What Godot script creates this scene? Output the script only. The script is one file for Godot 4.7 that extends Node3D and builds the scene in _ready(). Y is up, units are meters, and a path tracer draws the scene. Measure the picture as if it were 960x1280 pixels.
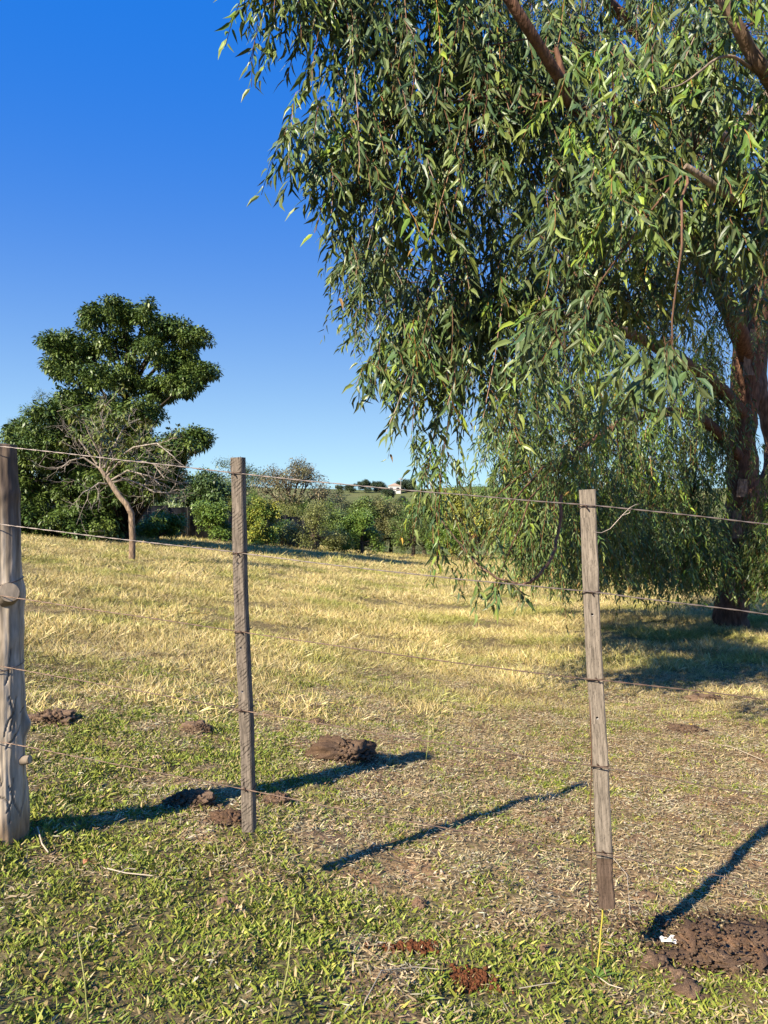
extends Node3D
# A paddock seen over a wire fence with hanging wooden battens: dry grass, a drooping eucalyptus, trees on a boundary.
# Metres, y up, the view goes towards -z. The eye is 1.5 m above the datum.

const EYE := 1.5
const FOCAL := 985.2          # of a picture 960 wide and 1280 high
const PITCH := 0.0203         # radians, looking slightly down
const SUN := Vector3(0.93, -1.0, -1.06)

var noise_a := FastNoiseLite.new()
var noise_b := FastNoiseLite.new()
var noise_c := FastNoiseLite.new()
var mats := {}


# ---------------------------------------------------------------- mesh helpers
class Soup:
	var v := PackedVector3Array()
	var n := PackedVector3Array()
	var c := PackedColorArray()
	var smooth := false

	func tri(p: Vector3, q: Vector3, r: Vector3, col: Color) -> void:
		v.append(p); v.append(q); v.append(r)
		c.append(col); c.append(col); c.append(col)
		if smooth:
			var m := (r - p).cross(q - p).normalized()
			n.append(m); n.append(m); n.append(m)

	func tri_n(p: Array, q: Array, r: Array) -> void:   # each [position, normal, colour]
		for e in [p, q, r]:
			v.append(e[0]); n.append(e[1]); c.append(e[2])

	func quad(p: Vector3, q: Vector3, r: Vector3, s: Vector3, col: Color) -> void:
		tri(p, q, r, col)
		tri(p, r, s, col)

	func tube(pts: Array, radii: Array, sides: int, col: Color, col_end := Color(-1, 0, 0), wobble := 0.0, caps := true) -> void:
		var rings := []
		var nrm := []
		var up := Vector3(0.3, 0.2, 0.93).normalized()
		var count := pts.size()
		for i in count:
			var t: Vector3 = (pts[mini(i + 1, count - 1)] - pts[maxi(i - 1, 0)]).normalized()
			var s := t.cross(up)
			if s.length() < 0.05:
				s = t.cross(Vector3(1, 0, 0))
			s = s.normalized()
			var w := s.cross(t).normalized()
			up = (w - t * w.dot(t)).normalized()
			var ring := []
			var rn := []
			for k in sides:
				var a := TAU * k / sides
				var o := s * cos(a) + w * sin(a)
				var rr: float = radii[i] * (1.0 + wobble * sin(k * 2.4 + i * 1.7) * cos(i * 0.9 + k * 1.1))
				ring.append(pts[i] + o * rr)
				rn.append(o)
			rings.append(ring)
			nrm.append(rn)
		for i in count - 1:
			var ca := col if col_end.r < 0 else col.lerp(col_end, float(i) / (count - 1))
			var cb := col if col_end.r < 0 else col.lerp(col_end, float(i + 1) / (count - 1))
			for k in sides:
				var j := (k + 1) % sides
				tri_n([rings[i][k], nrm[i][k], ca], [rings[i + 1][j], nrm[i + 1][j], cb], [rings[i + 1][k], nrm[i + 1][k], cb])
				tri_n([rings[i][k], nrm[i][k], ca], [rings[i][j], nrm[i][j], ca], [rings[i + 1][j], nrm[i + 1][j], cb])
		if caps and sides > 3:
			for e in [0, count - 1]:
				var t: Vector3 = (pts[1] - pts[0]).normalized() * -1.0 if e == 0 else (pts[count - 1] - pts[count - 2]).normalized()
				var cc := col if e == 0 or col_end.r < 0 else col_end
				for k in range(1, sides - 1):
					if e == 0:
						tri_n([rings[e][0], t, cc], [rings[e][k + 1], t, cc], [rings[e][k], t, cc])
					else:
						tri_n([rings[e][0], t, cc], [rings[e][k], t, cc], [rings[e][k + 1], t, cc])

	func build(m: Material) -> ArrayMesh:
		var a := []
		a.resize(Mesh.ARRAY_MAX)
		a[Mesh.ARRAY_VERTEX] = v
		a[Mesh.ARRAY_COLOR] = c
		if n.size() == v.size():
			a[Mesh.ARRAY_NORMAL] = n
		var mesh := ArrayMesh.new()
		mesh.add_surface_from_arrays(Mesh.PRIMITIVE_TRIANGLES, a)
		mesh.surface_set_material(0, m)
		return mesh


class Swarm:
	var buf := PackedFloat32Array()
	var count := 0

	func put(t: Transform3D, k: Color) -> void:
		var b := t.basis
		var o := t.origin
		buf.append_array(PackedFloat32Array([b.x.x, b.y.x, b.z.x, o.x, b.x.y, b.y.y, b.z.y, o.y, b.x.z, b.y.z, b.z.z, o.z, k.r, k.g, k.b, 1.0]))
		count += 1


func tag(o: Node, label := "", category := "", group := "", kind := "") -> void:
	if label: o.set_meta("label", label)
	if category: o.set_meta("category", category)
	if group: o.set_meta("group", group)
	if kind: o.set_meta("kind", kind)


func base(called: String, label: String, category: String, at := Vector3.ZERO, group := "", kind := "") -> Node3D:
	var o := Node3D.new()
	o.name = called
	add_child(o, true)
	o.position = at
	tag(o, label, category, group, kind)
	return o


func part(called: String, mesh: Mesh, parent: Node, at := Vector3.ZERO) -> MeshInstance3D:
	var o := MeshInstance3D.new()
	o.name = called
	o.mesh = mesh
	parent.add_child(o, true)
	o.position = at
	return o


func swarm_part(called: String, s: Swarm, mesh: Mesh, parent: Node, kind := "") -> void:
	if s.count == 0:
		return
	var mm := MultiMesh.new()
	mm.transform_format = MultiMesh.TRANSFORM_3D
	mm.use_colors = true
	mm.mesh = mesh
	mm.instance_count = s.count
	mm.buffer = s.buf
	var o := MultiMeshInstance3D.new()
	o.name = called
	o.multimesh = mm
	parent.add_child(o, true)
	if kind: o.set_meta("kind", kind)


func rnd(seed_value: int) -> RandomNumberGenerator:
	var r := RandomNumberGenerator.new()
	r.seed = seed_value
	return r


func any_dir(r: RandomNumberGenerator) -> Vector3:
	var z := r.randf_range(-1, 1)
	var a := r.randf() * TAU
	var s := sqrt(1 - z * z)
	return Vector3(s * cos(a), z, s * sin(a))


# Surveying: a bearing and a drop measured on the photograph, with a distance in metres, give a place.
func spot(px: float, py: float, d: float) -> Vector3:
	var a := atan((640.0 - py) / FOCAL) - PITCH
	return Vector3((px - 480.0) / FOCAL * d * (cos(a) / cos(a + PITCH)), EYE + tan(a) * d, -d)


# Where a bearing meets the ground.
func ground_spot(px: float, py: float) -> Vector3:
	var d := 1.2
	while d < 200.0:
		var p := spot(px, py, d)
		if p.y <= land(p.x, d):
			break
		d *= 1.004
	var q := spot(px, py, d)
	return Vector3(q.x, land(q.x, d), -d)


# ---------------------------------------------------------------- the land
func land(x: float, d: float) -> float:
	var xe := x
	if x > 1.0: xe = 1.0 + (x - 1.0) * 0.2
	elif x < -6.0: xe = -6.0 + (x + 6.0) * 0.8
	xe = clampf(xe, -30.0, 12.0)
	var y := EYE - 1.265 - 0.113 * xe - 0.020 * (clampf(x, -1.4, 1.6) + 1.4)
	y -= 0.065 * minf(d, 5.0)
	if d > 5.0:
		y -= 0.05 * (minf(d, 70.0) - 5.0)
	if d > 60.0:
		var hill := -6.5 + 9.7 * smoothstep(100.0, 240.0, d) - 0.004 * maxf(d - 260.0, 0.0)
		hill += noise_a.get_noise_2d(x * 0.012, d * 0.012) * 2.0 * smoothstep(90.0, 200.0, d)
		y = lerpf(y, hill, smoothstep(60.0, 125.0, d))
	var rough := 1.0 if d < 12.0 else 0.5
	if absf(x) < 60.0 and d < 70.0:
		y += noise_a.get_noise_2d(x * 0.9, d * 0.9) * 0.045 * rough
		y += noise_b.get_noise_2d(x * 3.3, d * 3.3) * 0.018 * rough
	return y


func straw_share(x: float, d: float) -> float:
	var edge := 6.0 + 0.42 * clampf(x, -4.0, 6.0) + noise_a.get_noise_2d(x * 1.1 + 40.0, d * 1.1) * 2.4
	return smoothstep(edge - 1.5, edge + 2.2, d)


func lush_share(x: float, d: float) -> float:
	var k := noise_a.get_noise_2d(x * 1.6 - 70.0, d * 1.6) * 0.9
	var front := smoothstep(3.05, 2.45, d + k * 0.45)
	var left := 0.75 * smoothstep(0.1, -0.9, x + k * 0.5)
	var gap := smoothstep(0.16, 0.42, noise_b.get_noise_2d(x * 1.9 + 31.0, d * 1.9 - 12.0)) * 0.9
	return clampf(front + left + 0.10 + k * 0.9 - gap, 0.03, 1.0) * (1.0 - straw_share(x, d))


func land_colour(x: float, d: float) -> Color:
	var soil := Color(0.52, 0.33, 0.18)
	var thatch := Color(0.50, 0.38, 0.19)
	var green := Color(0.12, 0.13, 0.045)
	var k := noise_b.get_noise_2d(x * 2.0, d * 2.0) * 1.6
	var c := soil.lerp(thatch, clampf(0.45 + k, 0.0, 1.0))
	c = c.lerp(green, 0.55 * lush_share(x, d))
	c = c.lerp(Color(0.36, 0.28, 0.125), straw_share(x, d) * 0.85)
	if d > 55.0:
		c = c.lerp(Color(0.29, 0.32, 0.11), smoothstep(55.0, 75.0, d))
		c = c.lerp(Color(0.37, 0.35, 0.14), clampf(noise_b.get_noise_2d(x * 0.03, d * 0.03) + 0.2, 0.0, 1.0))
	return c


func build_ground() -> void:
	var angles := []
	var a := -180.0
	while a < 180.0:
		angles.append(deg_to_rad(a))
		a += 0.45 if absf(a + 0.1) < 42.0 else 6.0
	angles.append(PI)
	var radii := [0.0]
	var r := 0.3
	while r < 4000.0:
		radii.append(r)
		r += 0.3 if r < 1.2 else (0.03 if r < 6.5 else maxf(0.03, r * (0.018 if r < 70.0 else 0.06)))
	var v := PackedVector3Array()
	var n := PackedVector3Array()
	var c := PackedColorArray()
	var ix := PackedInt32Array()
	var w := angles.size()
	for ri in radii.size():
		for ai in w:
			var x: float = radii[ri] * sin(angles[ai])
			var d: float = radii[ri] * cos(angles[ai])
			var e: float = maxf(0.02, radii[ri] * 0.006)
			var y := land(x, d)
			v.append(Vector3(x, y, -d))
			n.append(Vector3(y - land(x + e, d), e, land(x, d + e) - y).normalized())
			c.append(land_colour(x, d))
	for ri in radii.size() - 1:
		for ai in w - 1:
			var i := ri * w + ai
			ix.append_array(PackedInt32Array([i, i + w, i + w + 1, i, i + w + 1, i + 1]))
	var arr := []
	arr.resize(Mesh.ARRAY_MAX)
	arr[Mesh.ARRAY_VERTEX] = v
	arr[Mesh.ARRAY_NORMAL] = n
	arr[Mesh.ARRAY_COLOR] = c
	arr[Mesh.ARRAY_INDEX] = ix
	var mesh := ArrayMesh.new()
	mesh.add_surface_from_arrays(Mesh.PRIMITIVE_TRIANGLES, arr)
	mesh.surface_set_material(0, mats.soil)
	var o := part("ground", mesh, self)
	tag(o, "sloping paddock of dry grass, bare reddish soil and a far green hill", "ground", "", "structure")


# ---------------------------------------------------------------- materials
func noise_tex(freq: float, octaves: int, low: float, high: float, seed_value: int, kind := FastNoiseLite.TYPE_SIMPLEX_SMOOTH) -> NoiseTexture2D:
	var f := FastNoiseLite.new()
	f.noise_type = kind
	f.seed = seed_value
	f.frequency = freq
	f.fractal_octaves = octaves
	var t := NoiseTexture2D.new()
	t.width = 512
	t.height = 512
	t.seamless = true
	t.noise = f
	var g := Gradient.new()
	g.set_color(0, Color(low, low, low))
	g.set_color(1, Color(high, high, high))
	t.color_ramp = g
	return t


func material(rough: float, spec := 0.5) -> StandardMaterial3D:
	var m := StandardMaterial3D.new()
	m.vertex_color_use_as_albedo = true
	m.roughness = rough
	m.metallic_specular = spec
	m.cull_mode = BaseMaterial3D.CULL_DISABLED
	return m


func wood_grain(marks: float) -> ImageTexture:
	# sawn, weathered timber: long grain, dark checks and the slanted marks of the saw
	var im := Image.create(256, 1024, false, Image.FORMAT_RGB8)
	var f := FastNoiseLite.new()
	f.seed = 12
	f.frequency = 1.0
	f.fractal_octaves = 4
	for y in 1024:
		for x in 256:
			var g := f.get_noise_2d(x * 0.09, y * 0.004)
			var fine := f.get_noise_2d(x * 0.45 + 300.0, y * 0.012)
			var saw := smoothstep(0.2, 1.0, sin(y * 0.30 + x * 0.26 + f.get_noise_2d(y * 0.012, 77.0) * 5.0))
			var worn := clampf(0.5 + 1.6 * f.get_noise_2d(x * 0.012 + 50.0, y * 0.009), 0.0, 1.0)
			var k := 0.80 + g * 0.22 + fine * 0.13 - marks * saw * worn
			if fine < -0.38: k -= 0.25
			k = clampf(k, 0.15, 1.0)
			im.set_pixel(x, y, Color(k, k * 0.985, k * 0.965))
	return ImageTexture.create_from_image(im)


func make_materials() -> void:
	var soil := material(0.95, 0.2)
	soil.albedo_texture = noise_tex(0.02, 5, 0.45, 1.0, 3)
	soil.uv1_triplanar = true
	soil.uv1_world_triplanar = true
	soil.uv1_scale = Vector3(2.2, 2.2, 2.2)
	soil.heightmap_enabled = true
	soil.heightmap_texture = noise_tex(0.035, 5, 0.0, 1.0, 9)
	soil.heightmap_scale = 0.5
	mats.soil = soil
	var clod := material(0.97, 0.2)
	clod.albedo_texture = noise_tex(0.03, 5, 0.4, 1.0, 21)
	clod.uv1_triplanar = true
	clod.uv1_scale = Vector3(11, 11, 11)
	clod.heightmap_enabled = true
	clod.heightmap_texture = noise_tex(0.04, 5, 0.0, 1.0, 22)
	clod.heightmap_scale = 0.16
	mats.clod = clod
	var leaf := material(0.40, 0.42)
	leaf.backlight = Color(0.42, 0.5, 0.16)
	mats.gum_leaf = leaf
	var broad := material(0.45, 0.45)
	broad.backlight = Color(0.3, 0.4, 0.12)
	mats.broad_leaf = broad
	var grass := material(0.6, 0.35)
	grass.backlight = Color(0.5, 0.55, 0.2)
	mats.grass = grass
	var straw := material(0.7, 0.3)
	straw.backlight = Color(0.45, 0.42, 0.3)
	mats.straw = straw
	mats.litter = material(0.9, 0.2)
	var bark := material(0.9, 0.3)
	bark.albedo_texture = noise_tex(0.012, 5, 0.45, 1.0, 31)
	bark.uv1_triplanar = true
	bark.uv1_scale = Vector3(3.0, 0.7, 3.0)
	bark.heightmap_enabled = true
	bark.heightmap_texture = noise_tex(0.02, 5, 0.0, 1.0, 32)
	bark.heightmap_scale = 0.9
	mats.bark = bark
	var log_wood := material(0.85, 0.3)
	log_wood.albedo_texture = noise_tex(0.012, 5, 0.68, 1.0, 41)
	log_wood.uv1_triplanar = true
	log_wood.uv1_scale = Vector3(9.0, 1.4, 9.0)
	log_wood.heightmap_enabled = true
	log_wood.heightmap_texture = noise_tex(0.02, 5, 0.0, 1.0, 42)
	log_wood.heightmap_scale = 0.07
	mats.log_wood = log_wood
	for e in [["sawn_batten", 0.40], ["split_batten", 0.04]]:
		var batten := material(0.88, 0.3)
		batten.albedo_texture = wood_grain(e[1])
		batten.uv1_triplanar = true
		batten.uv1_scale = Vector3(5.0, 1.5, 5.0)
		batten.uv1_offset = Vector3(0.3, 0.1, 0.3)
		batten.heightmap_enabled = true
		batten.heightmap_texture = batten.albedo_texture
		batten.heightmap_scale = 0.05
		mats[e[0]] = batten
	var wire := material(0.45, 0.5)
	wire.metallic = 0.55
	mats.wire = wire
	mats.plain = material(0.8, 0.3)
	var wall := material(0.92, 0.2)
	wall.albedo_texture = noise_tex(0.01, 5, 0.5, 1.0, 51)
	wall.uv1_triplanar = true
	wall.uv1_scale = Vector3(0.4, 0.4, 0.4)
	wall.albedo_color = Color(0.36, 0.35, 0.33)
	mats.wall = wall


# ---------------------------------------------------------------- leaves and grass
func blade(s: Soup, at: Vector3, dir: Vector3, side: Vector3, length: float, width: float, sag: float, col: Color, profile := [0.55, 1.0, 0.6]) -> void:
	# one lanceolate leaf: three bays, ends in a point, arched by sag (a vector downwards at the tip)
	var down := Vector3(0, -1, 0)
	var p0 := at
	var p1 := at + dir * length * 0.3 + down * sag * 0.09
	var p2 := at + dir * length * 0.65 + down * sag * 0.42
	var p3 := at + dir * length + down * sag
	var w0: Vector3 = side * width * 0.5 * profile[0] * 0.35
	var w1: Vector3 = side * width * 0.5 * profile[1]
	var w2: Vector3 = side * width * 0.5 * profile[2] * 1.25
	s.quad(p0 - w0, p0 + w0, p1 + w1, p1 - w1, col)
	s.quad(p1 - w1, p1 + w1, p2 + w2, p2 - w2, col)
	s.tri(p2 - w2, p2 + w2, p3, col)


func jitter(c: Color, r: RandomNumberGenerator, much: float) -> Color:
	var k := 1.0 + r.randf_range(-much, much)
	return Color(c.r * k * (1.0 + r.randf_range(-much, much) * 0.4), c.g * k, c.b * k * (1.0 + r.randf_range(-much, much) * 0.4))


func tuft(r: RandomNumberGenerator, count: int, reach: float, low: float, high: float, width: float, lean_low: float, lean_high: float, cols: Array, m: Material) -> ArrayMesh:
	var s := Soup.new()
	for i in count:
		var a := r.randf() * TAU
		var lean := deg_to_rad(r.randf_range(lean_low, lean_high))
		var out := Vector3(cos(a), 0, sin(a))
		var b := r.randf() * TAU
		var at := Vector3(cos(b), 0, sin(b)) * reach * sqrt(r.randf())
		var dir := (out * sin(lean) + Vector3.UP * cos(lean)).normalized()
		var side := dir.cross(Vector3(r.randf_range(-1, 1), r.randf_range(-0.3, 1), r.randf_range(-1, 1))).normalized()
		var l := r.randf_range(low, high)
		var col: Color = cols[r.randi() % cols.size()]
		blade(s, at - Vector3(0, 0.012, 0), dir, side, l, width * r.randf_range(0.7, 1.3), l * r.randf_range(0.0, 0.35), jitter(col, r, 0.2))
	return s.build(m)


func build_grass() -> void:
	var r := rnd(77)
	var greens := [Color(0.25, 0.295, 0.045), Color(0.18, 0.24, 0.035), Color(0.32, 0.34, 0.07), Color(0.42, 0.33, 0.14), Color(0.13, 0.18, 0.03), Color(0.28, 0.32, 0.05), Color(0.22, 0.27, 0.04)]
	var thins := [Color(0.28, 0.28, 0.10), Color(0.50, 0.40, 0.20), Color(0.55, 0.46, 0.25), Color(0.2, 0.24, 0.07), Color(0.38, 0.26, 0.14)]
	var straws := [Color(0.58, 0.46, 0.20), Color(0.52, 0.40, 0.16), Color(0.66, 0.56, 0.29), Color(0.33, 0.315, 0.095), Color(0.43, 0.31, 0.115), Color(0.44, 0.39, 0.13)]
	# short green creeping grass
	var g := base("short_grass", "short leafy green grass creeping over the foreground soil", "grass", Vector3.ZERO, "", "stuff")
	var near := []
	for i in 5:
		near.append([tuft(r, 28, 0.05, 0.015, 0.052, 0.0062, 20, 84, greens, mats.grass), Swarm.new()])
	var thin := []
	for i in 4:
		thin.append([tuft(r, 14, 0.06, 0.012, 0.045, 0.0045, 45, 88, thins, mats.grass), Swarm.new()])
	for i in 122000:
		var d := sqrt(r.randf_range(1.3 * 1.3, 9.0 * 9.0))
		var x := r.randf_range(-1, 1) * (0.56 * d + 1.4)
		var lush := lush_share(x, d)
		var p := r.randf()
		var t := Transform3D(Basis(Vector3.UP, r.randf() * TAU).scaled(Vector3.ONE * r.randf_range(0.6, 1.25)), Vector3(x, land(x, d), -d))
		var k := r.randf_range(0.7, 1.25)
		if p < lush * 0.8:
			near[r.randi() % 5][1].put(t, Color(k, k * r.randf_range(0.9, 1.05), k))
		elif p < lush * 0.8 + 0.5 * (1.0 - 0.8 * straw_share(x, d)):
			thin[r.randi() % 4][1].put(t, Color(k, k, k))
	for e in near + thin:
		swarm_part("tuft", e[1], e[0], g, "stuff")
	# dry standing grass
	var dry := base("dry_grass", "knee high straw coloured grass covering the field beyond the fence", "dry grass", Vector3.ZERO, "", "stuff")
	var high := []
	for i in 5:
		high.append([tuft(r, 34, 0.14, 0.06, 0.19, 0.0062, 15, 88, straws, mats.straw), Swarm.new()])
	var low := []
	for i in 4:
		low.append([tuft(r, 28, 0.15, 0.03, 0.11, 0.006, 40, 89, straws, mats.straw), Swarm.new()])
	for zone in [[3.6, 9.0, 18000, 0.85, 1.0], [9.0, 16.0, 20000, 1.0, 1.0], [16.0, 30.0, 28000, 1.25, 1.2], [30.0, 62.0, 32000, 1.9, 1.3]]:
		for i in zone[2]:
			var d := sqrt(r.randf_range(zone[0] * zone[0], zone[1] * zone[1]))
			var x := r.randf_range(-1, 1) * (0.56 * d + 1.0)
			var s := straw_share(x, d)
			if r.randf() > s * 1.1 + 0.03:
				continue
			var patch := noise_a.get_noise_2d(x * 0.8, d * 0.8 + 200.0)
			var k := r.randf_range(0.7, 1.2) + patch * 0.45
			var green := smoothstep(-0.05, 0.45, noise_a.get_noise_2d(x * 0.55 + 90.0, d * 0.55) + r.randf_range(-0.2, 0.2))
			var tint := Color(k, k, k).lerp(Color(k * 0.60, k * 0.72, k * 0.45), green * 0.95)
			var flat := 1.0 - 0.5 * smoothstep(0.1, 0.4, noise_b.get_noise_2d(x * 0.35, d * 0.35))
			var size: float = zone[3] * r.randf_range(0.5, 1.1) * (0.5 + 0.5 * s) * (1.0 + 0.4 * patch) * flat
			var t := Transform3D(Basis(Vector3.UP, r.randf() * TAU).scaled(Vector3(size * zone[4], size, size * zone[4])), Vector3(x, land(x, d) - 0.01, -d))
			if r.randf() < 0.3 + 0.4 * (1.0 - s):
				low[r.randi() % 4][1].put(t, tint)
			else:
				high[r.randi() % 5][1].put(t, tint)
	for e in high + low:
		swarm_part("tuft", e[1], e[0], dry, "stuff")
	# cut straw and leaf litter lying about
	var litter := base("straw_litter", "bits of cut straw and dead leaves strewn over bare soil", "litter", Vector3.ZERO, "", "stuff")
	var bits := []
	for i in 5:
		var s := Soup.new()
		var pale: Color = [Color(0.46, 0.35, 0.19), Color(0.54, 0.43, 0.25), Color(0.28, 0.18, 0.10), Color(0.42, 0.31, 0.16), Color(0.58, 0.48, 0.30)][i]
		for q in 15:
			var at := Vector3(r.randf_range(-0.05, 0.05), r.randf_range(0.004, 0.014), r.randf_range(-0.05, 0.05))
			var dir := Vector3(r.randf_range(-1, 1), r.randf_range(-0.12, 0.22), r.randf_range(-1, 1)).normalized()
			var side := dir.cross(Vector3(r.randf_range(-0.5, 0.5), 1, r.randf_range(-0.5, 0.5))).normalized()
			blade(s, at, dir, side, r.randf_range(0.008, 0.036), r.randf_range(0.0025, 0.006), 0.0, jitter(pale, r, 0.3))
		bits.append([s.build(mats.litter), Swarm.new()])
	for i in 43000:
		var d := sqrt(r.randf_range(1.3 * 1.3, 9.5 * 9.5))
		var x := r.randf_range(-1, 1) * (0.56 * d + 1.4)
		if r.randf() < 0.85 * lush_share(x, d) + 0.5 * straw_share(x, d):
			continue
		var t := Transform3D(Basis(Vector3.UP, r.randf() * TAU).scaled(Vector3.ONE * r.randf_range(0.6, 1.3)), Vector3(x, land(x, d), -d))
		var k := r.randf_range(0.65, 1.15)
		bits[r.randi() % 5][1].put(t, Color(k, k, k))
	for e in bits:
		swarm_part("scrap", e[1], e[0], litter, "stuff")


# ---------------------------------------------------------------- the eucalyptus
func gum_sprig(r: RandomNumberGenerator, length: float, count: int, droop: float, leaf_low: float, leaf_high: float) -> Dictionary:
	var all := Soup.new()
	var singles := []
	var pts := []
	var radii := []
	for i in 6:
		var t := i / 5.0
		pts.append(Vector3(length * (1.0 - droop) * t, -length * (0.25 * t * (1.0 - droop) + t * t * droop * 0.9 + t * droop * 0.1), 0.02 * sin(t * 5.0)))
		radii.append(lerpf(0.0035, 0.0012, t))
	var twig_colour := Color(0.20, 0.10, 0.05)
	var twig := Soup.new()
	twig.tube(pts, radii, 3, twig_colour, Color(0.25, 0.2, 0.07))
	for i in pts.size() - 1:
		var w := Vector3(0, 0, 0.002)
		all.quad(pts[i] - w, pts[i] + w, pts[i + 1] + w, pts[i + 1] - w, twig_colour)
	for i in count:
		var t := lerpf(0.08, 1.0, float(i) / (count - 1))
		var f := t * 5.0
		var j := mini(int(f), 4)
		var at: Vector3 = pts[j].lerp(pts[j + 1], f - j)
		var a := i * 2.4 + r.randf_range(-0.5, 0.5)
		var out := Vector3(cos(a), 0, sin(a))
		var dir := (out * r.randf_range(0.25, 0.85) + Vector3(0, -1, 0) * r.randf_range(0.5, 1.0) + Vector3(0.15, 0, 0)).normalized()
		var side := dir.cross(any_dir(r)).normalized()
		var l := r.randf_range(leaf_low, leaf_high)
		var col := jitter([Color(0.085, 0.135, 0.045), Color(0.068, 0.115, 0.045), Color(0.11, 0.15, 0.048), Color(0.125, 0.155, 0.06)][r.randi() % 4], r, 0.18)
		if t > 0.85 and r.randf() < 0.5: col = Color(0.16, 0.20, 0.055)
		if r.randf() < 0.008: col = Color(0.28, 0.17, 0.07)
		var one := Soup.new()
		var wide := l * r.randf_range(0.17, 0.25)
		var bend := side * l * r.randf_range(-0.10, 0.12)
		for s in [all, one]:
			# a sickle leaf: the second half bends sideways
			var q0 := at + dir * 0.012
			var q1 := at + dir * l * 0.3 + bend
			var q2 := at + dir * l * 0.62 + bend * 1.1 + Vector3(0, -l * 0.04, 0)
			var q3 := at + dir * l - bend + Vector3(0, -l * 0.14, 0)
			var up := dir.cross(side) * wide * 0.16
			var h1 := side * wide * 0.5
			var h2 := side * wide * 0.40
			s.tri(q0, q1 - h1 + up, q1, col); s.tri(q0, q1, q1 + h1 + up, col)
			s.quad(q1 - h1 + up, q2 - h2 + up, q2, q1, col); s.quad(q1, q2, q2 + h2 + up, q1 + h1 + up, col)
			s.tri(q2 - h2 + up, q3, q2, col); s.tri(q2, q3, q2 + h2 + up, col)
		singles.append(one.build(mats.gum_leaf))
	return {"mesh": all.build(mats.gum_leaf), "leaves": singles, "twig": twig.build(mats.bark)}


func near_limb(p: Vector3, limbs: Array) -> Vector3:
	var best := Vector3.ZERO
	var far := 1e9
	for l in limbs:
		for i in l.size() - 1:
			for k in 4:
				var q: Vector3 = l[i].lerp(l[i + 1], k / 4.0)
				var e := q.distance_to(p) + maxf(0.0, q.y - p.y) * 0.5
				if e < far:
					far = e
					best = q
	return best


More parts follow.
